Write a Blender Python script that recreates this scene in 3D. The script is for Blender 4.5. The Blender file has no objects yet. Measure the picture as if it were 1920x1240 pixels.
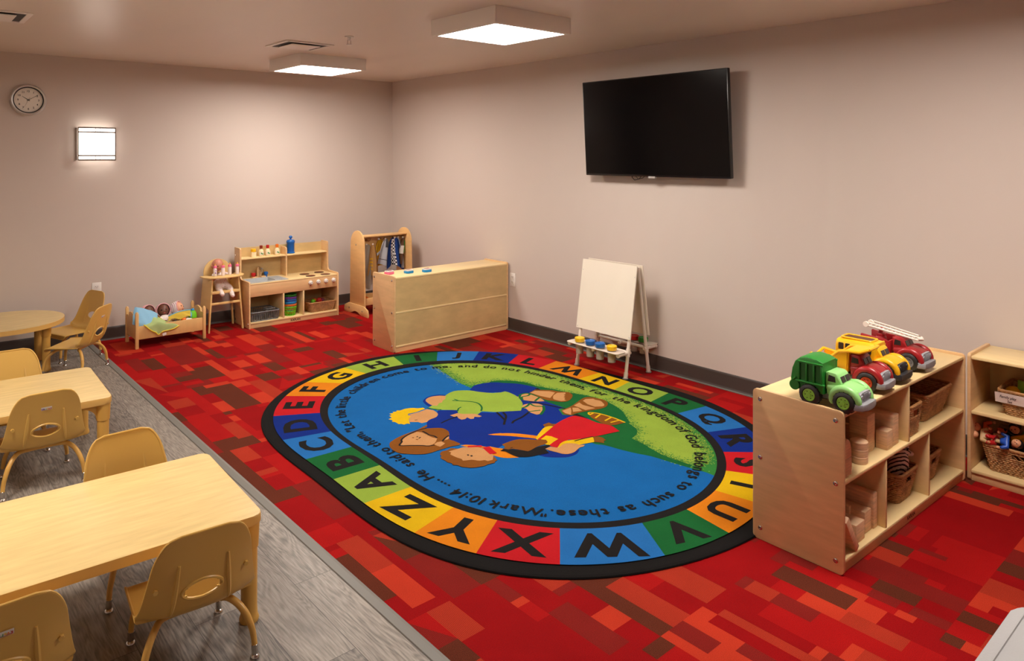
import bpy, bmesh, math, random
from mathutils import Vector, Matrix, geometry
sc = bpy.context.scene
COL = sc.collection
R = math.radians
# ---------------------------------------------------------------- camera
cam_d = bpy.data.cameras.new('camera'); cam = bpy.data.objects.new('camera', cam_d); COL.objects.link(cam)
sc.camera = cam
cam.location = (-4.414, -6.948, 1.6)
cam.rotation_euler = (R(90), 0, R(49.46 - 90))
cam_d.sensor_width = 36.0
cam_d.lens = 36.0 * 1346.19 / 1920
cam_d.shift_x = 32.4 / 1920
cam_d.shift_y = -327.2 / 1920
cam_d.clip_start = 0.05
# ---------------------------------------------------------------- world, exposure
w = bpy.data.worlds.new('world'); sc.world = w; w.use_nodes = True
w.node_tree.nodes['Background'].inputs[0].default_value = (1.0, 0.86, 0.74, 1)
w.node_tree.nodes['Background'].inputs[1].default_value = 0.0
sc.view_settings.view_transform = 'Standard'
sc.view_settings.look = 'None'
sc.view_settings.gamma = 1.0
sc.view_settings.use_curve_mapping = False
sc.view_settings.exposure = 0.22
PANEL_STRENGTH = 42.0
SCONCE_STRENGTH = 3.6
LIGHT_COL = (1.0, 0.915, 0.83)
# ---------------------------------------------------------------- materials
def srgb(c):
    return tuple(((v / 255) / 12.92 if v / 255 <= .04045 else ((v / 255 + .055) / 1.055) ** 2.4) for v in c) + (1.0,)
MATS = {}
def mat(name, c, rough=.5, metal=0.0, spec=.5, noise=0.0, nscale=20.0, stretch=(1, 1, 1), bump=0.0, bscale=None, emit=0.0, alpha=1.0, trans=0.0, coat=0.0, sheen=0.0, ecol=None):
    if name in MATS: return MATS[name]
    m = bpy.data.materials.new(name); m.use_nodes = True
    nt = m.node_tree; b = nt.nodes['Principled BSDF']
    b.inputs['Base Color'].default_value = srgb(c)
    b.inputs['Roughness'].default_value = rough; b.inputs['Metallic'].default_value = metal
    b.inputs['Specular IOR Level'].default_value = spec
    b.inputs['Coat Weight'].default_value = coat
    b.inputs['Sheen Weight'].default_value = sheen
    b.inputs['Transmission Weight'].default_value = trans
    b.inputs['Alpha'].default_value = alpha
    if emit:
        b.inputs['Emission Color'].default_value = (*(ecol or LIGHT_COL), 1); b.inputs['Emission Strength'].default_value = emit
    if noise or bump:
        tc = nt.nodes.new('ShaderNodeTexCoord'); mp = nt.nodes.new('ShaderNodeMapping'); mp.inputs['Scale'].default_value = stretch
        nt.links.new(tc.outputs['Object'], mp.inputs['Vector'])
        n = nt.nodes.new('ShaderNodeTexNoise'); n.inputs['Scale'].default_value = nscale; n.inputs['Detail'].default_value = 5
        nt.links.new(mp.outputs[0], n.inputs['Vector'])
        if noise:
            rp = nt.nodes.new('ShaderNodeMapRange'); rp.inputs['From Min'].default_value = .3; rp.inputs['From Max'].default_value = .7
            rp.inputs['To Min'].default_value = 1 - noise; rp.inputs['To Max'].default_value = 1 + noise * .6
            nt.links.new(n.outputs['Fac'], rp.inputs['Value'])
            mx = nt.nodes.new('ShaderNodeMix'); mx.data_type = 'RGBA'; mx.blend_type = 'MULTIPLY'; mx.inputs['Factor'].default_value = 1
            mx.inputs['A'].default_value = srgb(c); nt.links.new(rp.outputs[0], mx.inputs['B'])
            nt.links.new(mx.outputs['Result'], b.inputs['Base Color'])
        if bump:
            bp = nt.nodes.new('ShaderNodeBump'); bp.inputs['Strength'].default_value = bump; bp.inputs['Distance'].default_value = .002
            if bscale:
                n2 = nt.nodes.new('ShaderNodeTexNoise'); n2.inputs['Scale'].default_value = bscale; n2.inputs['Detail'].default_value = 3
                nt.links.new(tc.outputs['Object'], n2.inputs['Vector']); nt.links.new(n2.outputs['Fac'], bp.inputs['Height'])
            else: nt.links.new(n.outputs['Fac'], bp.inputs['Height'])
            nt.links.new(bp.outputs[0], b.inputs['Normal'])
    MATS[name] = m
    return m
# ---------------------------------------------------------------- mesh builder
class MB:
    def __init__(s): s.bm = bmesh.new(); s.uv = None
    def _add(s, verts, faces, mi=0, M=None):
        vs = [s.bm.verts.new((M @ Vector(v)) if M else v) for v in verts]
        out = []
        for f in faces:
            try:
                fc = s.bm.faces.new([vs[i] for i in f]); fc.material_index = mi; out.append(fc)
            except ValueError: pass
        return vs, out
    def box(s, c, d, bev=0.0, mi=0, M=None, seg=2):
        x, y, z = c; a, b, e = d[0] / 2, d[1] / 2, d[2] / 2
        V = [(x + i * a, y + j * b, z + k * e) for i in (-1, 1) for j in (-1, 1) for k in (-1, 1)]
        F = [(0, 1, 3, 2), (4, 6, 7, 5), (0, 4, 5, 1), (2, 3, 7, 6), (0, 2, 6, 4), (1, 5, 7, 3)]
        vs, fs = s._add(V, F, mi, M)
        if bev:
            ed = list({e_ for f in fs for e_ in f.edges})
            bmesh.ops.bevel(s.bm, geom=ed, offset=bev, segments=seg, affect='EDGES', profile=.5, clamp_overlap=True, material=-1)
        return s
    def bb(s, x0, x1, y0, y1, z0, z1, bev=0.0, mi=0, M=None):
        return s.box(((x0 + x1) / 2, (y0 + y1) / 2, (z0 + z1) / 2), (abs(x1 - x0), abs(y1 - y0), abs(z1 - z0)), bev, mi, M)
    def rings(s, rs, mi=0, caps=True, closed=True, M=None):
        k = len(rs[0]); V = [p for r in rs for p in r]; F = []
        for i in range(len(rs) - 1):
            for j in range(k if closed else k - 1):
                F.append((i * k + j, i * k + (j + 1) % k, (i + 1) * k + (j + 1) % k, (i + 1) * k + j))
        if caps: F.append(tuple(range(k))[::-1]); F.append(tuple((len(rs) - 1) * k + j for j in range(k)))
        return s._add(V, F, mi, M)
    def cyl(s, p0, p1, r0, r1=None, seg=16, mi=0, M=None, bev=0.0):
        r1 = r0 if r1 is None else r1
        p0 = Vector(p0); p1 = Vector(p1); d = (p1 - p0).normalized()
        a = d.orthogonal().normalized(); b = d.cross(a)
        def ring(p, r): return [p + (a * math.cos(2 * math.pi * i / seg) + b * math.sin(2 * math.pi * i / seg)) * r for i in range(seg)]
        if bev:
            rs = [ring(p0, r0 - bev), ring(p0 + d * bev, r0), ring(p1 - d * bev, r1), ring(p1, r1 - bev)]
        else: rs = [ring(p0, r0), ring(p1, r1)]
        s.rings(rs, mi, True, True, M); return s
    def tube(s, pts, r, seg=8, closed=False, mi=0, M=None):
        P = [Vector(p) for p in pts]; n = len(P); rs = []
        rad = r if isinstance(r, (list, tuple)) else [r] * n
        up = None
        for i in range(n):
            if closed: t = (P[(i + 1) % n] - P[i - 1])
            else: t = P[min(i + 1, n - 1)] - P[max(i - 1, 0)]
            t.normalize()
            if up is None: up = t.orthogonal().normalized()
            up = (up - t * up.dot(t))
            if up.length < 1e-6: up = t.orthogonal()
            up.normalize(); b = t.cross(up)
            rs.append([P[i] + (up * math.cos(2 * math.pi * k / seg) + b * math.sin(2 * math.pi * k / seg)) * rad[i] for k in range(seg)])
        if closed: rs.append(rs[0])
        s.rings(rs, mi, not closed, True, M)
        if closed: bmesh.ops.remove_doubles(s.bm, verts=s.bm.verts, dist=1e-6)
        return s
    def lathe(s, prof, c=(0, 0, 0), seg=24, mi=0, M=None, caps=True):
        if not caps: prof = list(prof) + [prof[0]]
        rs = [[(c[0] + max(r, 1e-5) * math.cos(2 * math.pi * k / seg), c[1] + max(r, 1e-5) * math.sin(2 * math.pi * k / seg), c[2] + z) for k in range(seg)] for r, z in prof]
        s.rings(rs, mi, caps, True, M); return s
    def ell(s, c, rad, seg=20, rg=12, mi=0, M=None):
        rs = []
        for i in range(rg + 1):
            t = -math.pi / 2 + math.pi * i / rg; cr = max(math.cos(t), 1e-3)
            rs.append([(c[0] + rad[0] * cr * math.cos(2 * math.pi * k / seg), c[1] + rad[1] * cr * math.sin(2 * math.pi * k / seg), c[2] + rad[2] * math.sin(t)) for k in range(seg)])
        s.rings(rs, mi, True, True, M); return s
    def prism(s, poly, h0, h1, ax='z', mi=0, bev=0.0, M=None):
        def q(u, v, h): return {'z': (u, v, h), 'y': (u, h, v), 'x': (h, u, v)}[ax]
        k = len(poly)
        V = [q(u, v, h0) for u, v in poly] + [q(u, v, h1) for u, v in poly]
        F = [tuple(range(k))[::-1], tuple(range(k, 2 * k))] + [(j, (j + 1) % k, k + (j + 1) % k, k + j) for j in range(k)]
        vs, fs = s._add(V, F, mi, M)
        if bev:
            ed = list({e_ for f in fs[:2] for e_ in f.edges})
            bmesh.ops.bevel(s.bm, geom=ed, offset=bev, segments=2, affect='EDGES', profile=.5, clamp_overlap=True, material=-1)
        return s
    def flat(s, poly, z, mi=0, M=None):
        P = [Vector((p[0], p[1], 0)) for p in poly]
        tri = geometry.tessellate_polygon([P])
        V = [(p[0], p[1], z) for p in poly]
        F = []
        for t in tri:
            a, b, c = (P[i] for i in t)
            F.append(t if (b - a).cross(c - a).z > 0 else (t[0], t[2], t[1]))
        s._add(V, F, mi, M); return s
    def grid(s, fn, nu, nv, mi=0, M=None, skip=None):
        V = [fn(i / nu, j / nv) for j in range(nv + 1) for i in range(nu + 1)]
        F = []
        for j in range(nv):
            for i in range(nu):
                if skip and skip((i + .5) / nu, (j + .5) / nv): continue
                a = j * (nu + 1) + i; F.append((a, a + 1, a + nu + 2, a + nu + 1))
        return s._add(V, F, mi, M)
    def build(s, name, mats, parent=None, loc=None, rot=None, smooth=True, label=None, ang=.7, norm=True):
        if norm: bmesh.ops.recalc_face_normals(s.bm, faces=s.bm.faces)
        me = bpy.data.meshes.new(name)
        if smooth:
            for f in s.bm.faces: f.smooth = True
            for e in s.bm.edges:
                if len(e.link_faces) == 2 and e.calc_face_angle(0) > ang: e.smooth = False
        s.bm.to_mesh(me); s.bm.free()
        for m in (mats if isinstance(mats, (list, tuple)) else [mats]): me.materials.append(m)
        o = bpy.data.objects.new(name, me); COL.objects.link(o)
        if parent: o.parent = parent
        if loc: o.location = loc
        if rot: o.rotation_euler = rot
        if label: o['label'] = label
        return o
def tag(o, label, cat, group=None):
    o['label'] = label; o['category'] = cat
    if group: o['group'] = group
    return o
def thing(name, label, cat, loc=(0, 0, 0), rz=0.0, group=None):
    o = bpy.data.objects.new(name, None); COL.objects.link(o); o.empty_display_size = .05
    o.location = loc; o.rotation_euler = (0, 0, rz)
    return tag(o, label, cat, group)
def struct(o): o['kind'] = 'structure'; return o
def copy_tree(o, parent=None):
    c = o.copy(); COL.objects.link(c); c.parent = parent
    for ch in list(o.children): copy_tree(ch, c)
    return c
def dup(o, loc, rz, label, group=None):
    c = copy_tree(o); c.location = loc; c.rotation_euler = (0, 0, rz); c['label'] = label
    if group: c['group'] = group
    return c
def rrect(x0, x1, y0, y1, r, n=5):
    out = []
    for cx, cy, a0 in ((x1 - r, y1 - r, 0), (x0 + r, y1 - r, 90), (x0 + r, y0 + r, 180), (x1 - r, y0 + r, 270)):
        for i in range(n + 1):
            a = R(a0 + 90 * i / n); out.append((cx + r * math.cos(a), cy + r * math.sin(a)))
    return out
TXT = {}
def text_geo(body, size, bold=0.0):
    key = (body, round(size, 5), round(bold, 5))
    if key in TXT: return TXT[key]
    cu = bpy.data.curves.new('lettering', 'FONT'); cu.body = body; cu.size = size; cu.offset = bold; cu.resolution_u = 3
    cu.align_x = 'CENTER'; cu.align_y = 'CENTER'
    ob = bpy.data.objects.new('lettering', cu); COL.objects.link(ob)
    dg = bpy.context.evaluated_depsgraph_get(); dg.update()
    me = bpy.data.meshes.new_from_object(ob.evaluated_get(dg))
    V = [tuple(v.co) for v in me.vertices]; F = [tuple(p.vertices) for p in me.polygons]
    bpy.data.meshes.remove(me); bpy.data.objects.remove(ob); bpy.data.curves.remove(cu)
    if V:
        xs = [v[0] for v in V]; cx = (min(xs) + max(xs)) / 2; wd = max(xs) - min(xs)
        ys = [v[1] for v in V]; hy = (min(ys), max(ys))
    else: cx = 0; wd = size * .3; hy = (0, 0)
    TXT[key] = ([(v[0] - cx, v[1], v[2]) for v in V], F, wd, hy)
    return TXT[key]
def skin_body(name, V, E, rad, m, parent, loc=None, sub=2):
    me = bpy.data.meshes.new(name); me.from_pydata(V, E, [])
    o = bpy.data.objects.new(name, me); COL.objects.link(o)
    md = o.modifiers.new('skin', 'SKIN'); s2 = o.modifiers.new('sub', 'SUBSURF'); s2.levels = sub; s2.render_levels = sub
    for i, r in enumerate(rad):
        me.skin_vertices[0].data[i].radius = (r, r) if not isinstance(r, tuple) else r
    me.skin_vertices[0].data[0].use_root = True
    dg = bpy.context.evaluated_depsgraph_get(); dg.update()
    m2 = bpy.data.meshes.new_from_object(o.evaluated_get(dg)); m2.name = name
    bpy.data.objects.remove(o); bpy.data.meshes.remove(me)
    for p in m2.polygons: p.use_smooth = True
    m2.materials.clear(); m2.materials.append(m)
    o = bpy.data.objects.new(name, m2); COL.objects.link(o)
    if parent: o.parent = parent
    if loc: o.location = loc
    return o
random.seed(7)
# ---------------------------------------------------------------- palette
WOODX = mat('maple_panel', (222, 182, 132), .38, noise=.10, nscale=6, stretch=(1, 1, 6), coat=.15)
WOODS = mat('maple_shelf', (236, 208, 152), .36, noise=.07, nscale=5, stretch=(1, 5, 5), coat=.15)
WOODB = mat('birch_back', (204, 174, 120), .5, noise=.13, nscale=7, stretch=(1, 1, 2))
WOODE = mat('maple_edge', (240, 206, 140), .35, noise=.05, nscale=8)
BLOCK = mat('pine_block', (240, 202, 160), .55, noise=.2, nscale=9, stretch=(2, 2, 14))
CHROME = mat('chrome', (205, 200, 195), .18, 1.0)
PLAST = mat('tan_plastic', (216, 174, 90), .36, noise=.03, nscale=4)
TANMET = mat('tan_tube', (214, 166, 84), .33)
TANLEG = mat('tan_leg', (210, 162, 78), .4)
TTOP = mat('maple_laminate', (228, 200, 138), .27, noise=.1, nscale=7, stretch=(1, 7, 1), spec=.5)
TEDGE = mat('table_edge', (216, 172, 96), .4)
BLACK = mat('black_plastic', (22, 21, 22), .4)
WHITE = mat('white_paint', (228, 224, 218), .4)
GREY = mat('grey_plastic', (150, 152, 154), .45)
RED = mat('red_plastic', (190, 30, 34), .35)
BLUE = mat('blue_plastic', (20, 95, 175), .35)
YEL = mat('yellow_plastic', (245, 190, 20), .38)
GREEN = mat('green_plastic', (40, 140, 50), .38)
LIME = mat('lime_plastic', (150, 215, 130), .38)
ORNG = mat('orange_plastic', (235, 120, 30), .4)
PINK = mat('pink_plastic', (235, 110, 150), .4)
CREAM = mat('cream_wood', (240, 220, 175), .45)
DARK = mat('dark_gap', (38, 30, 26), .6)
# ================================================================ ROOM
H = 2.44; XL = -5.2; YF = -9.0; XS0 = -3.09; XS1 = -3.045
WALL = mat('greige_wall', (202, 189, 180), .62, spec=.3, bump=.08, nscale=160, noise=0)
CEIL = mat('ceiling_paint', (228, 216, 204), .36, spec=.6, noise=.03, nscale=2, stretch=(1, .3, 1))
BASE = mat('vinyl_base', (62, 52, 48), .45)
TRIMG = mat('grey_vinyl', (112, 110, 104), .45)
def wall(name, x0, x1, y0, y1, m):
    return struct(MB().bb(x0, x1, y0, y1, 0, H).build(name, m, smooth=False))
wall('wall_back', XL - .1, .1, 0, .1, WALL)
wall('wall_right', 0, .1, YF - .1, 0, WALL)
wall('wall_left', XL - .1, XL, YF - .1, 0, WALL)
wall('wall_front', XL, 0, YF - .1, YF, WALL)
struct(MB().bb(XL - .1, .1, YF - .1, .1, H, H + .1).build('ceiling', CEIL, smooth=False))
# baseboards: cove profile
def basebd(name, p0, p1, inward):
    p0 = Vector(p0); p1 = Vector(p1); n = Vector(inward)
    prof = [(0, 0), (.016, 0), (.009, .008), (.006, .02), (.006, .095), (.003, .107), (0, .11)]
    mb = MB(); mb.rings([[tuple(p + n * a + Vector((0, 0, b))) for a, b in prof] for p in (p0, p1)])
    return struct(mb.build(name, BASE))
basebd('baseboard_back', (-4.1, 0, 0), (0, 0, 0), (0, -1, 0))
basebd('baseboard_right', (0, 0, 0), (0, YF, 0), (-1, 0, 0))
basebd('baseboard_left', (XL, 0, 0), (XL, YF, 0), (1, 0, 0))
struct(MB().bb(-.034, -.016, YF, -.02, 0, .006, .002).build('trim_2', TRIMG))
# door in the back wall, outside the frame to the left
dr = struct(MB().bb(-4.78, -4.17, -.035, 0, 0, 2.03, .003).build('door_1', mat('door_dark', (34, 26, 24), .35)))
MB().bb(-4.85, -4.78, -.045, 0, 0, 2.1, .003).bb(-4.17, -4.1, -.045, 0, 0, 2.1, .003).bb(-4.85, -4.1, -.045, 0, 2.03, 2.1, .003).build('door_frame', mat('door_frame', (70, 60, 54), .4), dr)
MB().cyl((-4.24, -.035, 1.0), (-4.24, -.08, 1.0), .012).cyl((-4.24, -.08, 1.0), (-4.36, -.08, 1.0), .009).build('door_handle', CHROME, dr)
# ---------------------------------------------------------------- carpet
def carpet_mat(name, c, rib=None, dark=.25):
    m = bpy.data.materials.new(name); m.use_nodes = True; nt = m.node_tree; b = nt.nodes['Principled BSDF']
    b.inputs['Roughness'].default_value = .95; b.inputs['Specular IOR Level'].default_value = .12; b.inputs['Sheen Weight'].default_value = .12; b.inputs['Sheen Tint'].default_value = srgb(c)
    tc = nt.nodes.new('ShaderNodeTexCoord')
    n = nt.nodes.new('ShaderNodeTexNoise'); n.inputs['Scale'].default_value = 420; n.inputs['Detail'].default_value = 2
    nt.links.new(tc.outputs['Object'], n.inputs['Vector'])
    n2 = nt.nodes.new('ShaderNodeTexNoise'); n2.inputs['Scale'].default_value = 6; nt.links.new(tc.outputs['Object'], n2.inputs['Vector'])
    rp = nt.nodes.new('ShaderNodeMapRange'); rp.inputs['From Min'].default_value = .35; rp.inputs['From Max'].default_value = .65; rp.inputs['To Min'].default_value = 1 - dark; rp.inputs['To Max'].default_value = 1 + dark * .7
    nt.links.new(n.outputs['Fac'], rp.inputs['Value'])
    r2 = nt.nodes.new('ShaderNodeMapRange'); r2.inputs['To Min'].default_value = .86; r2.inputs['To Max'].default_value = 1.14; nt.links.new(n2.outputs['Fac'], r2.inputs['Value'])
    mu = nt.nodes.new('ShaderNodeMath'); mu.operation = 'MULTIPLY'; nt.links.new(rp.outputs[0], mu.inputs[0]); nt.links.new(r2.outputs[0], mu.inputs[1])
    mx = nt.nodes.new('ShaderNodeMix'); mx.data_type = 'RGBA'; mx.blend_type = 'MULTIPLY'; mx.inputs['Factor'].default_value = 1
    if rib:
        wv = nt.nodes.new('ShaderNodeTexWave'); wv.bands_direction = 'X'; wv.inputs['Scale'].default_value = 55; wv.inputs['Distortion'].default_value = .3
        nt.links.new(tc.outputs['Object'], wv.inputs['Vector'])
        m3 = nt.nodes.new('ShaderNodeMix'); m3.data_type = 'RGBA'; m3.inputs['A'].default_value = srgb(c); m3.inputs['B'].default_value = srgb(rib)
        nt.links.new(wv.outputs['Fac'], m3.inputs['Factor']); nt.links.new(m3.outputs['Result'], mx.inputs['A'])
    else: mx.inputs['A'].default_value = srgb(c)
    nt.links.new(mu.outputs[0], mx.inputs['B']); nt.links.new(mx.outputs['Result'], b.inputs['Base Color'])
    bp = nt.nodes.new('ShaderNodeBump'); bp.inputs['Strength'].default_value = .5; bp.inputs['Distance'].default_value = .003
    nt.links.new(n.outputs['Fac'], bp.inputs['Height']); nt.links.new(bp.outputs[0], b.inputs['Normal'])
    return m
CM = [carpet_mat('carpet_deep_red', (140, 5, 9)), carpet_mat('carpet_red', (158, 13, 13)), carpet_mat('carpet_orange', (182, 52, 30)),
      carpet_mat('carpet_orange_ribbed', (182, 52, 30), (128, 38, 24)), carpet_mat('carpet_brown', (92, 40, 24), None, .45), carpet_mat('carpet_wine', (138, 20, 20), (104, 32, 22), .3)]
rc = random.Random(21)
mb = MB()
def quad(x0, x1, y0, y1, mi, z=0.0): mb._add([(x0, y0, z), (x1, y0, z), (x1, y1, z), (x0, y1, z)], [(0, 1, 2, 3)], mi)
def pick(prev, nar):
    while True:
        c = rc.choices(range(6), weights=[36, 24, 17 if nar else 9, 8, 11, 8])[0]
        if c != prev: return c
TW = .61
ty = 0.0; row = 0
while ty > YF:
    y1 = ty; y0 = max(ty - TW, YF)
    x = 0.0; tx = 0.0
    col = 0
    while tx > XS1:
        xe = max(tx - TW, XS1); x = tx
        while x > xe + 1e-6:
            wd = rc.choice([.045, .06, .08, .1, .13, .17]); xn = x - wd
            if xn < xe + .03: xn = xe
            y = y1; prev = -1; wide = wd > .12
            base = rc.choice([0, 0, 1, 5])
            while y > y0 + 1e-6:
                ln = rc.choice([.04, .06, .1, .15, .2, .28, .36, .6]) * (1.2 if wide else 1); yn = y - ln
                if yn < y0 + .04: yn = y0
                c = base if rc.random() < .36 and prev != base else pick(prev, not wide); prev = c
                if rc.random() < .13 and wide:
                    c2 = pick(c, False)
                    mb._add([(xn, yn, 0), (x, yn, 0), (x, y, 0), (xn, y, 0)], [(0, 1, 2)] if rc.random() < .5 else [(0, 1, 3)], c)
                    f = mb.bm.faces; f.ensure_lookup_table()
                    last = [tuple(v.co) for v in f[-1].verts]
                    corners = [(xn, yn, 0), (x, yn, 0), (x, y, 0), (xn, y, 0)]
                    if abs(last[2][0] - x) < 1e-6: mb._add(corners, [(0, 2, 3)], c2)
                    else: mb._add(corners, [(1, 2, 3)], c2)
                else: quad(xn, x, yn, y, c)
                y = yn
            x = xn
        tx = xe
    ty -= TW
carp = mb.build('floor_carpet', CM, smooth=False, norm=False); struct(carp); carp.name = 'floor_carpet'
# ---------------------------------------------------------------- vinyl plank floor
def lvt():
    m = bpy.data.materials.new('grey_plank'); m.use_nodes = True; nt = m.node_tree; b = nt.nodes['Principled BSDF']; L = nt.links
    b.inputs['Roughness'].default_value = .42; b.inputs['Specular IOR Level'].default_value = .45
    tc = nt.nodes.new('ShaderNodeTexCoord')
    mp = nt.nodes.new('ShaderNodeMapping'); mp.inputs['Rotation'].default_value = (0, 0, R(90)); L.new(tc.outputs['Object'], mp.inputs[0])
    br = nt.nodes.new('ShaderNodeTexBrick'); br.offset = .37; br.inputs['Scale'].default_value = 1; br.inputs['Brick Width'].default_value = 1.22; br.inputs['Row Height'].default_value = .18
    br.inputs['Mortar Size'].default_value = .0012; br.inputs['Mortar Smooth'].default_value = .2
    br.inputs['Color1'].default_value = (0, 0, 0, 1); br.inputs['Color2'].default_value = (1, 1, 1, 1); br.inputs['Mortar'].default_value = (.5, .5, .5, 1)
    L.new(mp.outputs[0], br.inputs['Vector'])
    # per plank offset
    mul = nt.nodes.new('ShaderNodeVectorMath'); mul.operation = 'SCALE'; mul.inputs['Scale'].default_value = 13.7; L.new(br.outputs['Color'], mul.inputs[0])
    add = nt.nodes.new('ShaderNodeVectorMath'); L.new(tc.outputs['Object'], add.inputs[0]); L.new(mul.outputs[0], add.inputs[1])
    s1 = nt.nodes.new('ShaderNodeMapping'); s1.inputs['Scale'].default_value = (9, 1.6, 1); L.new(add.outputs[0], s1.inputs[0])
    n1 = nt.nodes.new('ShaderNodeTexNoise'); n1.inputs['Scale'].default_value = 1.0; n1.inputs['Detail'].default_value = 2; n1.inputs['Distortion'].default_value = .6; L.new(s1.outputs[0], n1.inputs['Vector'])
    # contour rings of the noise = cathedral grain
    m1 = nt.nodes.new('ShaderNodeMath'); m1.operation = 'MULTIPLY'; m1.inputs[1].default_value = 110; L.new(n1.outputs['Fac'], m1.inputs[0])
    sn = nt.nodes.new('ShaderNodeMath'); sn.operation = 'SINE'; L.new(m1.outputs[0], sn.inputs[0])
    s2 = nt.nodes.new('ShaderNodeMapping'); s2.inputs['Scale'].default_value = (60, 5, 1); L.new(add.outputs[0], s2.inputs[0])
    n2 = nt.nodes.new('ShaderNodeTexNoise'); n2.inputs['Scale'].default_value = 2.5; n2.inputs['Detail'].default_value = 6; L.new(s2.outputs[0], n2.inputs['Vector'])
    a2 = nt.nodes.new('ShaderNodeMath'); a2.operation = 'MULTIPLY_ADD'; a2.inputs[1].default_value = .08; L.new(sn.outputs[0], a2.inputs[0]); L.new(n2.outputs['Fac'], a2.inputs[2])
    a3 = nt.nodes.new('ShaderNodeMath'); a3.operation = 'MULTIPLY_ADD'; a3.inputs[1].default_value = .22; L.new(br.outputs['Color'], a3.inputs[0]); L.new(a2.outputs[0], a3.inputs[2])
    cr = nt.nodes.new('ShaderNodeValToRGB'); cr.color_ramp.elements[0].position = .3; cr.color_ramp.elements[0].color = srgb((74, 68, 64)); cr.color_ramp.elements[1].position = .85; cr.color_ramp.elements[1].color = srgb((154, 146, 136))
    L.new(a3.outputs[0], cr.inputs[0])
    mo = nt.nodes.new('ShaderNodeMix'); mo.data_type = 'RGBA'; mo.inputs['B'].default_value = srgb((60, 54, 50)); L.new(br.outputs['Fac'], mo.inputs['Factor']); L.new(cr.outputs[0], mo.inputs['A'])
    L.new(mo.outputs['Result'], b.inputs['Base Color'])
    bp = nt.nodes.new('ShaderNodeBump'); bp.inputs['Strength'].default_value = .25; bp.inputs['Distance'].default_value = .001; L.new(a2.outputs[0], bp.inputs['Height']); L.new(bp.outputs[0], b.inputs['Normal'])
    return m
struct(MB()._add and MB().bb(XL, XS0, YF, 0, -.02, 0).build('floor', lvt(), smooth=False))
struct(MB().prism([(XS0, -.002), (XS0 + .004, .003), (XS1 - .012, .006), (XS1, .004), (XS1 + .002, -.002)], YF, 0, ax='y').build('trim_1', TRIMG, smooth=False))
# ================================================================ RUG
RUG_CURVES={'outer': [1.4682, 0.0007, -0.0212, -0.223, -0.0029, 0.0099, -0.0237, -0.018, -0.0149, 0.0127, 0.0018, -0.0012, -0.0012, -0.0052, -0.0011], 'inner': [1.1462, 0.027, -0.0055, -0.2229, 0.0141, 0.0032, -0.0069, -0.0069, -0.0053], 'ring': [1.0957, 0.0266, -0.0147, -0.2095, 0.0105, 0.0032, 0.0004, -0.0066, -0.0059], 'band': [1.4044, 0.0082, -0.0043, -0.2207, 0.0149, 0.0013, -0.0064, -0.0293, -0.009]}
RUG_CELLS=[('A', -2.7514, -2.8331), ('B', -3.0685, -3.092), ('C', 2.8808, 2.9284), ('D', 2.6081, 2.6749), ('E', 2.3229, 2.3856), ('F', 2.0771, 2.1384), ('G', 1.8685, 1.9442), ('H', 1.6763, 1.6941), ('I', 1.4331, 1.4165), ('J', 1.2387, 1.1882), ('K', 1.0295, 0.9752), ('L', 0.8122, 0.7599), ('M', 0.5995, 0.5289), ('N', 0.2571, 0.2107), ('O', -0.076, -0.0255), ('P', -0.3857, -0.2921), ('Q', -0.6018, -0.5227), ('R', -0.8648, -0.7843), ('S', -1.0799, None), ('T', -1.2589, None), ('U', -1.4415, None), ('V', -1.6324, -1.647), ('W', -1.8207, -1.869), ('X', -2.0928, -2.1407), ('Y', -2.3047, -2.3594), ('Z', -2.4895, -2.5657)]
RUG_WORDS=[('....', -2.6379), ('He', -2.7772), ('said', -3.0283), ('to', 3.052), ('them,', 2.793), ('"Let', 2.5243), ('the', 2.3178), ('little', 2.1231), ('children', 1.8303), ('come', 1.5576), ('to', 1.3796), ('me,', 1.2398), ('and', 1.0754), ('do', 0.9275), ('not', 0.7769), ('hinder', 0.5382), ('them,', 0.2135), ('for', -0.06), ('the', -0.2867), ('kingdom', -0.6015), ('of', -0.8471), ('God', -0.9987), ('belongs', -1.2719), ('to', -1.4901), ('such', -1.6558), ('as', -1.8102), ('these."', -2.0093), ('Mark', -2.2403), ('10:14', -2.4573)]
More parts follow.
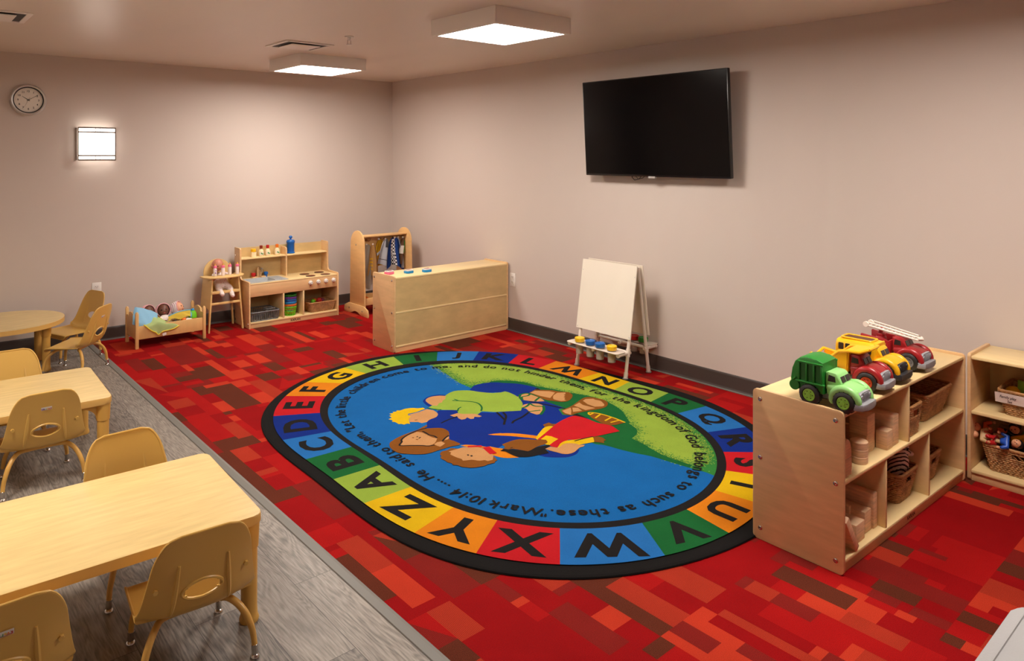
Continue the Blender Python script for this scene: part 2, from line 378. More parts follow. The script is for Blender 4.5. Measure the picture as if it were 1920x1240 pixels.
RUG_ART=[('p', 'HILL', [(-1.1352, -2.43), (-1.2203, -2.4291), (-1.2511, -2.6071), (-1.3136, -2.8793), (-1.3356, -2.9873), (-1.3388, -3.0876), (-1.3438, -3.1502), (-1.1446, -3.3064), (-1.442, -3.8289), (-1.3577, -4.0126), (-1.4177, -4.2747), (-1.3909, -4.3405), (-1.3667, -4.453), (-1.343, -4.53), (-1.315, -4.6016), (-1.2978, -4.709), (-1.2812, -4.8124), (-1.2631, -4.8999), (-1.2668, -4.9665), (-1.1736, -4.926), (-1.0733, -4.8603), (-0.9836, -4.7848), (-0.9103, -4.7052), (-0.8259, -4.6061), (-0.7502, -4.4769), (-0.6866, -4.335), (-0.6581, -4.1996), (-0.6307, -4.0544), (-0.6152, -3.889), (-0.6029, -3.755), (-0.598, -3.5922), (-0.6079, -3.4244), (-0.6276, -3.2573), (-0.662, -3.0798), (-0.7127, -2.9464), (-0.7631, -2.8387), (-0.838, -2.7186), (-0.9276, -2.6135), (-1.0393, -2.5084), (-1.1421, -2.4395)]), ('p', 'LG', [(-1.2006, -2.4646), (-1.2426, -2.6708), (-1.2589, -2.8075), (-1.2879, -2.9653), (-1.2946, -3.0225), (-1.2791, -3.0606), (-1.2574, -3.0617), (-1.1465, -3.0835), (-1.0806, -3.1151), (-1.0267, -3.1786), (-0.9825, -3.2605), (-0.9728, -3.3765), (-0.9358, -3.501), (-0.8936, -3.6162), (-0.8877, -3.7311), (-0.8776, -3.7515), (-0.8412, -3.8904), (-0.8942, -4.0056), (-0.9616, -4.1214), (-1.0337, -4.2233), (-1.0663, -4.3122), (-1.1386, -4.3624), (-1.2027, -4.3797), (-1.2118, -4.4594), (-1.2349, -4.541), (-1.2579, -4.6504), (-1.2507, -4.7341), (-1.234, -4.8086), (-1.1908, -4.8306), (-1.0982, -4.787), (-0.9983, -4.71), (-0.9196, -4.6218), (-0.8606, -4.5447), (-0.8071, -4.4566), (-0.7597, -4.3566), (-0.7234, -4.2613), (-0.6851, -4.1395), (-0.6834, -4.0488), (-0.6766, -3.9355), (-0.6717, -3.8032), (-0.6845, -3.6891), (-0.7053, -3.5783), (-0.7247, -3.5073), (-0.6835, -3.4174), (-0.6902, -3.2577), (-0.7045, -3.098), (-0.7341, -2.9473), (-0.7941, -2.8245), (-0.8667, -2.7128), (-0.953, -2.6155), (-1.0507, -2.5319), (-1.1298, -2.4878)]), ('p', 'DG', [(-0.9745, -3.3538), (-0.9495, -3.4242), (-0.919, -3.5272), (-0.8892, -3.6279), (-0.8406, -3.7699), (-0.8463, -3.9056), (-0.8784, -4.0126), (-0.913, -4.0799), (-1.0127, -4.2091), (-1.0337, -4.2233), (-1.0705, -4.3086), (-1.1386, -4.3624), (-1.2027, -4.3797), (-1.2118, -4.4594), (-1.2349, -4.541), (-1.2579, -4.6504), (-1.2507, -4.7341), (-1.2462, -4.8056), (-1.2812, -4.8124), (-1.2978, -4.709), (-1.315, -4.6016), (-1.343, -4.53), (-1.3667, -4.453), (-1.3909, -4.3405), (-1.4177, -4.2747), (-1.3907, -4.1284), (-1.1871, -3.9084), (-1.1467, -3.7501), (-1.1935, -3.6086)]), ('p', 'DG', [(-1.1038, -3.0915), (-1.0291, -3.1554), (-0.981, -3.2479), (-0.9692, -3.3484), (-0.9999, -3.4485), (-1.0557, -3.4387), (-1.1059, -3.2414), (-1.1592, -3.156)]), ('p', 'DG', [(-1.1406, -3.0795), (-1.0712, -3.1115), (-1.1206, -3.1682), (-1.1919, -3.1072)]), ('p', 'NAVY', [(-1.3789, -3.1365), (-1.3146, -3.0896), (-1.2598, -3.0756), (-1.1789, -3.0916), (-1.1256, -3.1283), (-1.1023, -3.1644), (-1.0388, -3.239), (-1.0015, -3.3406), (-0.9939, -3.4153), (-1.0171, -3.4528), (-1.141, -3.619), (-1.1381, -3.7905), (-1.1825, -3.7851), (-1.2324, -3.8696), (-1.1957, -3.9166), (-1.1709, -3.9223), (-1.2866, -3.9452), (-1.3634, -3.9449), (-1.5218, -4.0062), (-1.5875, -4.0171), (-1.6249, -4.0504), (-1.7105, -3.9772), (-1.814, -3.9775), (-1.8678, -3.9932), (-1.8656, -3.9877), (-1.913, -3.9147), (-1.9561, -3.8614), (-1.9867, -3.8078), (-1.9969, -3.7487), (-1.9943, -3.7226), (-1.9383, -3.6538), (-1.9185, -3.586), (-1.9524, -3.5422), (-1.9941, -3.509), (-1.9611, -3.4621), (-1.9386, -3.4301), (-1.9227, -3.4106), (-1.8229, -3.3758), (-1.7702, -3.3096), (-1.6708, -3.3804), (-1.5933, -3.5031), (-1.4966, -3.5997), (-1.5084, -3.5628), (-1.3878, -3.6419), (-1.2145, -3.4321), (-1.2137, -3.313), (-1.2739, -3.2896), (-1.2618, -3.2864), (-1.3323, -3.2425), (-1.3633, -3.1831)]), ('p', 'NAVY', [(-1.7369, -3.1023), (-1.6878, -3.0668), (-1.6424, -3.0581), (-1.5879, -3.0726), (-1.5598, -3.1096), (-1.5931, -3.1477), (-1.6925, -3.216), (-1.7727, -3.2212), (-1.7681, -3.1811), (-1.7539, -3.1335)]), ('p', 'NAVY', [(-1.7583, -4.1942), (-1.7488, -4.2371), (-1.7132, -4.2791), (-1.6702, -4.3135), (-1.6188, -4.3252), (-1.5757, -4.3151), (-1.5383, -4.2932), (-1.5649, -4.2644), (-1.6752, -4.1942)]), ('p', 'NAVY', [(-1.1621, -3.9141), (-1.156, -3.966), (-1.1585, -4.0248), (-1.2083, -4.0418), (-1.2213, -3.9407)]), ('p', 'OR', [(-1.7812, -3.8096), (-1.7471, -3.8233), (-1.7092, -3.8437), (-1.7311, -3.8689), (-1.7617, -3.8404)]), ('p', 'OR', [(-1.7399, -3.8265), (-1.6882, -3.8639), (-1.6463, -3.9066), (-1.6115, -3.9566), (-1.5804, -4.0098), (-1.6112, -4.0361), (-1.654, -3.9733), (-1.7002, -3.9074), (-1.7565, -3.8459)]), ('p', 'OR', [(-1.9969, -3.832), (-1.9688, -3.8396), (-1.9306, -3.8833), (-1.8956, -3.9459), (-1.8657, -3.993), (-1.8692, -4.0273), (-1.9209, -4.0867), (-1.9302, -4.0378), (-1.9161, -3.9445), (-1.9742, -3.8841)]), ('p', 'OR', [(-1.8813, -3.9448), (-1.8675, -3.9812), (-1.8479, -4.0163), (-1.8587, -4.0849), (-1.8578, -4.1554), (-1.8986, -4.1296), (-1.9274, -4.0959), (-1.9409, -4.0555), (-1.9405, -4.0149)]), ('p', 'LG', [(-1.7821, -3.2277), (-1.6722, -3.1882), (-1.5716, -3.1187), (-1.4962, -3.086), (-1.4426, -3.0904), (-1.3812, -3.1395), (-1.3516, -3.2014), (-1.2958, -3.2819), (-1.2503, -3.3045), (-1.2526, -3.3078), (-1.2109, -3.3098), (-1.2054, -3.3388), (-1.2122, -3.4159), (-1.2316, -3.4712), (-1.2629, -3.532), (-1.3018, -3.584), (-1.3779, -3.6503), (-1.4371, -3.6125), (-1.5107, -3.5655), (-1.5331, -3.5434), (-1.5716, -3.5006), (-1.5876, -3.508), (-1.6285, -3.5283), (-1.6941, -3.4722), (-1.7056, -3.4349), (-1.6741, -3.3847), (-1.7406, -3.3208), (-1.7689, -3.3079)]), ('p', 'SK', [(-1.7215, -3.1079), (-1.6821, -3.0795), (-1.6402, -3.0759), (-1.5948, -3.0957), (-1.57, -3.1233), (-1.6058, -3.1682), (-1.6404, -3.1849), (-1.6641, -3.2103), (-1.6858, -3.2068), (-1.7247, -3.2404), (-1.7421, -3.2181), (-1.7395, -3.1608)]), ('p', 'SK', [(-1.9508, -3.2527), (-1.8812, -3.2568), (-1.8099, -3.2472), (-1.7903, -3.2854), (-1.7982, -3.3418), (-1.8133, -3.3703), (-1.8467, -3.396), (-1.9042, -3.4067), (-1.9355, -3.4257), (-1.9678, -3.4213), (-1.9743, -3.3925), (-2.0131, -3.3593), (-1.9824, -3.3067), (-1.9596, -3.2859)]), ('p', 'YE', [(-2.0848, -3.2391), (-2.0557, -3.2307), (-2.0518, -3.1936), (-2.0334, -3.1957), (-2.0305, -3.1597), (-2.0079, -3.1694), (-1.9979, -3.1501), (-1.9791, -3.1592), (-1.9645, -3.1434), (-1.9512, -3.1577), (-1.9118, -3.1529), (-1.8675, -3.1691), (-1.8414, -3.1987), (-1.8117, -3.2097), (-1.8149, -3.2357), (-1.8514, -3.2402), (-1.8928, -3.247), (-1.942, -3.2395), (-1.9566, -3.2546), (-1.958, -3.2901), (-1.9824, -3.3067), (-2.0145, -3.3581), (-2.0268, -3.3862), (-2.0379, -3.3703), (-2.0608, -3.3724), (-2.0681, -3.3508), (-2.0818, -3.3455), (-2.0794, -3.3219), (-2.0797, -3.3023), (-2.0909, -3.2863), (-2.0747, -3.2675)]), ('p', 'BK', [(-1.9719, -3.3502), (-1.9556, -3.3588), (-1.9616, -3.3642), (-1.975, -3.358)]), ('p', 'SK', [(-1.7631, -3.4269), (-1.7067, -3.427), (-1.6864, -3.4623), (-1.6292, -3.5113), (-1.625, -3.5654), (-1.6461, -3.5676), (-1.6655, -3.5443), (-1.6875, -3.5656), (-1.706, -3.5591), (-1.7058, -3.5233), (-1.7299, -3.5359), (-1.7542, -3.5311), (-1.7546, -3.5015), (-1.7428, -3.4741), (-1.7617, -3.462)]), ('l', 'DG', [(-1.5908, -3.2243), (-1.5565, -3.2643), (-1.5072, -3.3293), (-1.4989, -3.3816), (-1.5267, -3.4462), (-1.5711, -3.494)], 0.012), ('l', 'DG', [(-1.5653, -3.2105), (-1.5626, -3.2591)], 0.01), ('l', 'DG', [(-1.6217, -3.3577), (-1.6517, -3.3682), (-1.6858, -3.403)], 0.01), ('l', 'DG', [(-1.7973, -3.2293), (-1.7749, -3.2771), (-1.7451, -3.314)], 0.014), ('l', 'BK', [(-1.8808, -3.4957), (-1.8117, -3.4792), (-1.7416, -3.4725)], 0.012), ('p', 'SK', [(-1.222, -3.4437), (-1.1982, -3.4551), (-1.1601, -3.4239), (-1.1276, -3.4333), (-1.1141, -3.4998), (-1.1148, -3.5533), (-1.1457, -3.6237), (-1.1844, -3.5992), (-1.2371, -3.5107)]), ('p', 'SK', [(-1.3411, -3.6168), (-1.3001, -3.5854), (-1.2522, -3.5926), (-1.2116, -3.6274), (-1.2114, -3.678), (-1.252, -3.7257), (-1.313, -3.7695), (-1.3523, -3.7671), (-1.3568, -3.7162), (-1.3297, -3.643)]), ('l', 'DG2', [(-1.2377, -3.5014), (-1.1912, -3.4339), (-1.1276, -3.4333), (-1.1141, -3.4998), (-1.1211, -3.5923)], 0.016), ('l', 'DG2', [(-1.1935, -3.5828), (-1.1475, -3.5609), (-1.1018, -3.5465)], 0.016), ('l', 'DG2', [(-1.2354, -3.5121), (-1.2022, -3.4696), (-1.1539, -3.4749), (-1.1195, -3.4586)], 0.014), ('l', 'DG2', [(-1.3437, -3.6228), (-1.3007, -3.6184), (-1.2444, -3.5908)], 0.016), ('l', 'DG2', [(-1.2488, -3.5955), (-1.2561, -3.6481), (-1.2203, -3.6871)], 0.014), ('l', 'DG2', [(-1.2114, -3.678), (-1.2607, -3.7345), (-1.3361, -3.781)], 0.018), ('l', 'DG2', [(-1.3542, -3.6946), (-1.3163, -3.711), (-1.2815, -3.7248)], 0.012), ('l', 'BK', [(-1.2254, -3.5642), (-1.2026, -3.618), (-1.1712, -3.7125), (-1.1449, -3.8091)], 0.013), ('p', 'BK', [(-1.0206, -3.4021), (-0.996, -3.4038), (-1.007, -3.4424), (-1.0364, -3.4457)]), ('p', 'BK', [(-1.1957, -3.9166), (-1.1513, -3.9156), (-1.156, -3.966), (-1.1638, -4.0127), (-1.1893, -3.9681)]), ('p', 'BRs', [(-1.1086, -3.4402), (-1.0357, -3.4179), (-0.962, -3.4905), (-0.9396, -3.5474), (-0.8966, -3.6029), (-0.9148, -3.652), (-0.9685, -3.6963), (-1.0246, -3.7185), (-1.0663, -3.7089), (-1.0944, -3.6675), (-1.1224, -3.6), (-1.1067, -3.4787)]), ('p', 'SK', [(-1.1033, -3.4447), (-1.0507, -3.4335), (-0.9828, -3.5048), (-0.9726, -3.5472), (-1.0758, -3.6045), (-1.0957, -3.5337), (-1.1, -3.4716)]), ('p', 'SK', [(-1.0196, -3.5807), (-0.967, -3.5613), (-0.9195, -3.5927), (-0.9449, -3.6171), (-0.9638, -3.6193), (-0.97, -3.6412), (-0.9946, -3.6472), (-0.9996, -3.6696), (-1.0211, -3.6778), (-1.0301, -3.7051), (-1.0636, -3.6939), (-1.0734, -3.6594), (-1.0698, -3.6273)]), ('p', 'BRs', [(-1.187, -3.8136), (-1.0864, -3.8016), (-0.9864, -3.7685), (-0.9096, -3.7466), (-0.8666, -3.7566), (-0.8438, -3.8029), (-0.8365, -3.862), (-0.8597, -3.9112), (-0.9157, -3.9476), (-0.9792, -3.9509), (-1.0775, -3.9233), (-1.1501, -3.9087), (-1.2071, -3.9099), (-1.2174, -3.8669)]), ('p', 'SK', [(-0.9528, -3.78), (-0.9143, -3.7692), (-0.8713, -3.7971), (-0.8761, -3.8194), (-0.8672, -3.8532), (-0.8835, -3.8909), (-0.9063, -3.9222), (-0.9358, -3.9304), (-0.9774, -3.9032), (-0.9775, -3.8445)]), ('p', 'SK', [(-1.0637, -3.8043), (-0.9941, -3.7878), (-1.0106, -3.833), (-0.993, -3.9228), (-1.0672, -3.9081), (-1.0622, -3.8388)]), ('p', 'SK', [(-1.1864, -3.8221), (-1.1064, -3.8175), (-1.1437, -3.8587), (-1.1935, -3.9029), (-1.2022, -3.8642)]), ('p', 'SK', [(-1.0981, -3.8246), (-1.0715, -3.8474), (-1.0927, -3.9023), (-1.1488, -3.8783)]), ('l', 'BK', [(-1.5129, -3.5747), (-1.5362, -3.6408), (-1.5625, -3.7092)], 0.014), ('l', 'BK', [(-1.4835, -3.5999), (-1.512, -3.6614), (-1.579, -3.7247), (-1.6151, -3.7595)], 0.014), ('l', 'BK', [(-1.3625, -3.7034), (-1.4442, -3.7348), (-1.5289, -3.7528), (-1.5629, -3.7751)], 0.014), ('p', 'BR', [(-1.44, -3.9084), (-1.39, -3.9075), (-1.39, -3.9366), (-1.3713, -3.9527), (-1.3994, -3.986), (-1.4551, -3.9384)]), ('p', 'BR', [(-1.087, -3.9549), (-1.0575, -4.0193), (-1.045, -4.0915), (-1.0448, -4.2037), (-1.1083, -4.1929), (-1.1646, -4.1664), (-1.1425, -4.0384), (-1.1093, -3.9749)]), ('p', 'YE', [(-1.6172, -4.0311), (-1.5255, -3.9758), (-1.4627, -3.9461), (-1.4227, -3.9519), (-1.411, -3.969), (-1.529, -4.0136), (-1.6092, -4.0509), (-1.622, -4.0529)]), ('p', 'RED', [(-1.1838, -3.9459), (-1.1696, -4.0068), (-1.1731, -4.093), (-1.1515, -4.1552), (-1.1487, -4.2004), (-1.1748, -4.2689), (-1.2514, -4.251), (-1.3425, -4.2266), (-1.4597, -4.1917), (-1.4856, -4.1631), (-1.5595, -4.1701), (-1.6179, -4.2008), (-1.6301, -4.1597), (-1.6161, -4.0579), (-1.6201, -4.0481), (-1.529, -4.0136), (-1.3602, -3.9476), (-1.2548, -3.9263), (-1.2005, -3.9269)]), ('p', 'YE', [(-1.6068, -4.0595), (-1.5431, -4.0391), (-1.5277, -4.0682), (-1.5265, -4.1191), (-1.5651, -4.1273), (-1.623, -4.1471), (-1.6337, -4.1255)]), ('p', 'YE', [(-1.6165, -4.202), (-1.5693, -4.1743), (-1.5146, -4.1641), (-1.4561, -4.1884), (-1.3933, -4.2095), (-1.3552, -4.2223), (-1.374, -4.252), (-1.4035, -4.2782), (-1.461, -4.2607), (-1.5163, -4.2446), (-1.5869, -4.2335)]), ('p', 'BR', [(-1.3522, -4.2249), (-1.3305, -4.2368), (-1.3219, -4.2705), (-1.3351, -4.3048), (-1.3529, -4.3024), (-1.3721, -4.3241), (-1.3882, -4.2977), (-1.4021, -4.2769)]), ('p', 'SK', [(-1.6765, -4.169), (-1.6367, -4.1663), (-1.6122, -4.2057), (-1.5645, -4.1909), (-1.5303, -4.1951), (-1.4989, -4.2283), (-1.4949, -4.2505), (-1.4752, -4.2736), (-1.495, -4.2814), (-1.5261, -4.2793), (-1.5865, -4.2999), (-1.6268, -4.2973), (-1.6521, -4.2757), (-1.6605, -4.2426), (-1.6727, -4.2023)]), ('p', 'BK', [(-1.8804, -4.0307), (-1.8481, -4.0222), (-1.8142, -4.0633), (-1.7697, -4.1254), (-1.6886, -4.122), (-1.6225, -4.1413), (-1.6253, -4.1576), (-1.6765, -4.169), (-1.6993, -4.2212), (-1.7443, -4.2062), (-1.8046, -4.1895), (-1.8372, -4.1707), (-1.8603, -4.1418), (-1.8646, -4.0915), (-1.8635, -4.0511)]), ('p', 'BR', [(-1.8153, -3.9702), (-1.7654, -3.9687), (-1.7072, -3.9735), (-1.6684, -4.0003), (-1.622, -4.0529), (-1.6047, -4.0573), (-1.5866, -4.0832), (-1.5998, -4.1103), (-1.6366, -4.123), (-1.6853, -4.1186), (-1.7492, -4.1309), (-1.7699, -4.1311), (-1.7834, -4.1017), (-1.8138, -4.0515), (-1.8342, -4.0462), (-1.8451, -4.0187), (-1.824, -4.0062)]), ('p', 'BK', [(-1.815, -4.0359), (-1.7954, -4.0367), (-1.8017, -4.0437), (-1.8152, -4.0418)]), ('l', 'BK', [(-1.4785, -4.1988), (-1.4192, -4.2069), (-1.3507, -4.2235)], 0.01), ('l', 'YE2', [(-1.1093, -3.9749), (-1.0809, -3.9522), (-1.0485, -4.0114), (-1.038, -4.1127), (-1.0448, -4.2037)], 0.012), ('l', 'YE2', [(-1.0575, -4.0193), (-1.1243, -4.0389)], 0.012), ('l', 'YE2', [(-1.0418, -4.0942), (-1.1145, -4.1072)], 0.012), ('l', 'YE2', [(-1.0392, -4.1567), (-1.1108, -4.1472)], 0.012), ('l', 'YE2', [(-1.0719, -3.9756), (-1.1121, -3.9803)], 0.012), ('p', 'BR', [(-2.2785, -3.5582), (-2.2503, -3.5376), (-2.1859, -3.5126), (-2.1166, -3.5013), (-2.0427, -3.4921), (-1.9639, -3.4661), (-1.9755, -3.4876), (-2.0157, -3.5028), (-1.9659, -3.5306), (-1.9264, -3.5669), (-1.9244, -3.6176), (-1.9443, -3.6606), (-1.9917, -3.7248), (-1.9866, -3.7632), (-1.9841, -3.8155), (-1.9995, -3.8244), (-2.0452, -3.8126), (-2.1248, -3.8087), (-2.1879, -3.807), (-2.2307, -3.789), (-2.289, -3.7309), (-2.3098, -3.6976), (-2.3127, -3.648), (-2.3033, -3.6026)]), ('p', 'SK', [(-2.2509, -3.6202), (-2.2147, -3.5849), (-2.1995, -3.5584), (-2.1546, -3.5336), (-2.1109, -3.524), (-2.069, -3.5181), (-2.0528, -3.5439), (-2.0522, -3.6036), (-2.0492, -3.6469), (-2.0386, -3.6732), (-2.0692, -3.7038), (-2.1043, -3.7237), (-2.1419, -3.719), (-2.1776, -3.6829), (-2.2286, -3.6394)]), ('p', 'SK', [(-2.0992, -3.7281), (-2.069, -3.7151), (-2.0449, -3.7223), (-2.0456, -3.7573), (-2.0708, -3.7688), (-2.0933, -3.7768), (-2.0986, -3.7559)]), ('p', 'SK', [(-2.0332, -3.7177), (-1.9706, -3.6852), (-1.9765, -3.7034), (-2.0021, -3.7216)]), ('p', 'SK', [(-2.0394, -3.5673), (-2.0338, -3.6135), (-2.0498, -3.5881)]), ('l', 'BK', [(-1.9941, -3.509), (-2.0506, -3.5036), (-2.1136, -3.5157), (-2.1698, -3.538), (-2.2032, -3.561), (-2.2155, -3.5842), (-2.2482, -3.6117), (-2.2452, -3.6284), (-2.2026, -3.6605), (-2.1598, -3.6982), (-2.1377, -3.7247), (-2.103, -3.7391)], 0.011), ('l', 'BK', [(-2.0397, -3.5311), (-2.0395, -3.5613), (-2.0418, -3.6008), (-2.0311, -3.6334), (-2.0335, -3.6661)], 0.011), ('l', 'BK', [(-2.0395, -3.7235), (-2.0021, -3.6987), (-1.9626, -3.6803)], 0.011), ('l', 'BK', [(-2.1151, -3.5825), (-2.1033, -3.5774)], 0.008), ('l', 'BK', [(-2.1174, -3.6058), (-2.098, -3.597)], 0.008), ('l', 'BR', [(-2.1396, -3.5777), (-2.1302, -3.5742)], 0.012), ('l', 'BR', [(-2.136, -3.6071), (-2.1303, -3.6199)], 0.01), ('p', 'BR', [(-2.1433, -3.8452), (-2.1192, -3.8345), (-2.0897, -3.8387), (-2.0575, -3.8289), (-2.0347, -3.8645), (-2.0815, -3.8877), (-2.0979, -3.9252), (-2.0969, -3.9765), (-2.0528, -4.034), (-2.0043, -4.0755), (-1.9702, -4.0748), (-1.9504, -4.0615), (-1.9629, -4.091), (-1.9716, -4.1134), (-1.9898, -4.1126), (-1.997, -4.1259), (-2.0186, -4.122), (-2.0401, -4.1181), (-2.066, -4.1199), (-2.0919, -4.112), (-2.1106, -4.1054), (-2.1294, -4.094), (-2.1448, -4.0734), (-2.1606, -4.0532), (-2.164, -4.0218), (-2.1807, -4.0075), (-2.1721, -3.9859), (-2.1823, -3.9626), (-2.1785, -3.9364), (-2.1817, -3.9139), (-2.1755, -3.8892), (-2.159, -3.883), (-2.1572, -3.8642)]), ('p', 'SK', [(-2.0979, -3.858), (-2.0646, -3.8602), (-2.0422, -3.8634), (-2.002, -3.8657), (-1.9752, -3.8854), (-1.9478, -3.9045), (-1.929, -3.9549), (-1.9296, -3.9967), (-1.9478, -4.0535), (-1.9849, -4.0921), (-2.0139, -4.087), (-2.0188, -4.068), (-2.0454, -4.0552), (-2.0674, -4.0216), (-2.0938, -4.0088), (-2.1107, -3.9994), (-2.1027, -3.9814), (-2.1094, -3.9507), (-2.1125, -3.9177), (-2.1118, -3.8927), (-2.0939, -3.8771)]), ('l', 'RED', [(-1.9792, -3.8744), (-1.9437, -3.8993), (-1.9157, -3.9179)], 0.02), ('l', 'RED', [(-1.9058, -3.9426), (-1.9193, -3.9844), (-1.9327, -4.0357)], 0.04), ('l', 'BK', [(-2.0507, -3.9604), (-2.0414, -3.9633)], 0.016), ('l', 'BK', [(-2.0449, -3.9807), (-2.0339, -3.985)], 0.016)]

CX, CY = -1.58, -3.70
def rv(k, t):
    co = RUG_CURVES[k]; n = (len(co) - 1) // 2
    return co[0] + sum(co[2 * i - 1] * math.cos(i * t) + co[2 * i] * math.sin(i * t) for i in range(1, n + 1))
def rp_(k, t, o=0.0): r_ = rv(k, t) + o; return (r_ * math.cos(t), r_ * math.sin(t))
def pile(name, c, n=.14): 
    m = carpet_mat(name, c, None, n); return m
RM = ['BK', 'OUT', 'BLUEF', 'LG', 'DG', 'HILL', 'NAVY', 'SK', 'YE', 'BR', 'BRs', 'RED', 'OR', 'BLUEC', 'DG2', 'YE2']
RC = dict(BK=(30, 27, 27), OUT=(26, 24, 24), BLUEF=(14, 106, 182), LG=(154, 186, 66), DG=(20, 104, 48), HILL=(52, 136, 58), NAVY=(8, 44, 140), SK=(212, 156, 100), YE=(240, 196, 12), BR=(140, 82, 22), BRs=(140, 82, 22), RED=(206, 24, 34), OR=(240, 140, 20), BLUEC=(36, 118, 196), DG2=(20, 104, 48), YE2=(240, 196, 12))
mats_r = [pile('rug_' + k.lower(), tuple(v * (.84 if k not in ('BK', 'OUT') else .8) for v in RC[k])) for k in RM]
mb = MB(); ix = {k: i for i, k in enumerate(RM)}
N = 240; TS = [2 * math.pi * i / N for i in range(N)]
mb.rings([[(*rp_('outer', t, o), z) for t in TS] for o, z in ((0, 0), (.004, .003), (.001, .008), (-.012, .0095), (-.2, .010))], ix['OUT'], caps=False)
mb.flat([rp_('outer', t, -.2) for t in TS], .010, ix['OUT'])
z = .0104
mb.flat([rp_('ring', t) for t in TS], z, ix['BLUEF'])
rr = random.Random(5)
def fuzz(poly, amp, step=.012):
    out = []
    for i in range(len(poly)):
        a = Vector(poly[i]); b = Vector(poly[(i + 1) % len(poly)]); L_ = (b - a).length; k = max(1, int(L_ / step)); n = Vector((-(b - a).y, (b - a).x)); n = n.normalized() if n.length > 1e-9 else n
        for j in range(k): out.append(tuple(a.lerp(b, j / k) + n * rr.uniform(-amp, amp)))
    return out
def smooth_poly(P):
    out = []; n = len(P)
    for i in range(n):
        p0, p1, p2, p3 = (Vector(P[(i + q) % n]) for q in (-1, 0, 1, 2))
        d1 = (p1 - p0); d2 = (p2 - p1)
        if d2.length < .025: out.append(tuple(p1)); continue
        def ang(u, v): return u.angle(v, 0) if u.length > 1e-6 and v.length > 1e-6 else 0
        if ang(d1, d2) > .9 or ang(d2, p3 - p2) > .9: out.append(tuple(p1)); continue
        k = 4
        for j in range(k):
            t = j / k
            out.append(tuple(.5 * ((2 * p1) + (-p0 + p2) * t + (2 * p0 - 5 * p1 + 4 * p2 - p3) * t * t + (-p0 + 3 * p1 - 3 * p2 + p3) * t ** 3)))
    return out
bigs = 0; spk = []
for e in RUG_ART:
    z += .00004
    P = [(a - CX, b - CY) for a, b in e[2]]
    if e[0] == 'p':
        c = e[1]; Q = P
        if c == 'LG' and len(P) > 50 and not bigs:
            bigs = 1
            for i in range(len(P)):
                a = Vector(P[i]); b = Vector(P[(i + 1) % len(P)]); L_ = (b - a).length; n = Vector((-(b - a).y, (b - a).x)).normalized()
                for j in range(int(L_ * 1500)):
                    s = rr.random(); o = rr.gauss(0, .026); q = a.lerp(b, s) + n * o; spk.append((q, (abs(o) < .05)))
            Q = fuzz(P, .006)
        else: Q = smooth_poly(P)
        mb.flat(Q, z, ix[c])
        if spk:
            z += .00004
            big = [Vector(p) for p in P]
            def inside(q):
                r_ = False; j = len(big) - 1
                for i in range(len(big)):
                    if (big[i].y > q.y) != (big[j].y > q.y) and q.x < (big[j].x - big[i].x) * (q.y - big[i].y) / (big[j].y - big[i].y) + big[i].x: r_ = not r_
                    j = i
                return r_
            for q, ok in spk:
                t = math.atan2(q.y, q.x)
                if q.length > rv('ring', t) - .003: continue
                hill_side = t > R(-75) and t < R(78)
                if not hill_side: continue
                s = rr.uniform(.003, .0065); a = rr.uniform(0, 6.3)
                tri = [(q.x + s * math.cos(a + k * 2.1), q.y + s * math.sin(a + k * 2.1)) for k in range(3)]
                mb.flat(tri, z, ix['HILL'] if inside(q) else ix['LG'])
            spk = []
    else:
        c = e[1]; wd = e[3] / 2; V = [Vector(p) for p in P]
        # smooth the line
        pts = []
        for i in range(len(V) - 1):
            p0 = V[max(i - 1, 0)]; p1 = V[i]; p2 = V[i + 1]; p3 = V[min(i + 2, len(V) - 1)]
            for j in range(5):
                t = j / 5; pts.append(.5 * ((2 * p1) + (-p0 + p2) * t + (2 * p0 - 5 * p1 + 4 * p2 - p3) * t * t + (-p0 + 3 * p1 - 3 * p2 + p3) * t ** 3))
        pts.append(V[-1]); l_ = []; r_ = []
        for i, p in enumerate(pts):
            d = pts[min(i + 1, len(pts) - 1)] - pts[max(i - 1, 0)]; n = Vector((-d.y, d.x)).normalized() * wd
            l_.append((*(p + n), z)); r_.append((*(p - n), z))
        k = len(pts); mb._add(l_ + r_, [(i, i + 1, k + i + 1, k + i) for i in range(k - 1)], ix[c])
# ring band on top of the picture edge
z += .0001
mb.rings([[(*rp_('ring', t), z) for t in TS + TS[:1]], [(*rp_('inner', t), z) for t in TS + TS[:1]]], ix['BK'], caps=False, closed=False)
zc = z
cols = ['LG', 'DG', 'BLUEC', 'NAVY', 'RED', 'OR', 'YE']
cc = RUG_CELLS; inn = [c[1] for c in cc]; outt = [c[2] for c in cc]
def unwrap(L_):
    o = [L_[0]]
    for a in L_[1:]:
        while a > o[-1]: a -= 2 * math.pi
        o.append(a)
    return o
inn = unwrap(inn); 
ob_ = []
for a, b in zip(inn, outt):
    if b is None: ob_.append(None); continue
    while b - a > math.pi: b -= 2 * math.pi
    while a - b > math.pi: b += 2 * math.pi
    ob_.append(b)
known = [i for i, b in enumerate(ob_) if b is not None]
for i, b in enumerate(ob_):
    if b is None:
        lo = max(k for k in known if k < i); hi = min(k for k in known if k > i)
        f = (i - lo) / (hi - lo); ob_[i] = inn[i] + (ob_[lo] - inn[lo]) * (1 - f) + (ob_[hi] - inn[hi]) * f
inn.append(inn[0] - 2 * math.pi); ob_.append(ob_[0] - 2 * math.pi)
WS = {'M': .9, 'W': .9, 'I': 1}
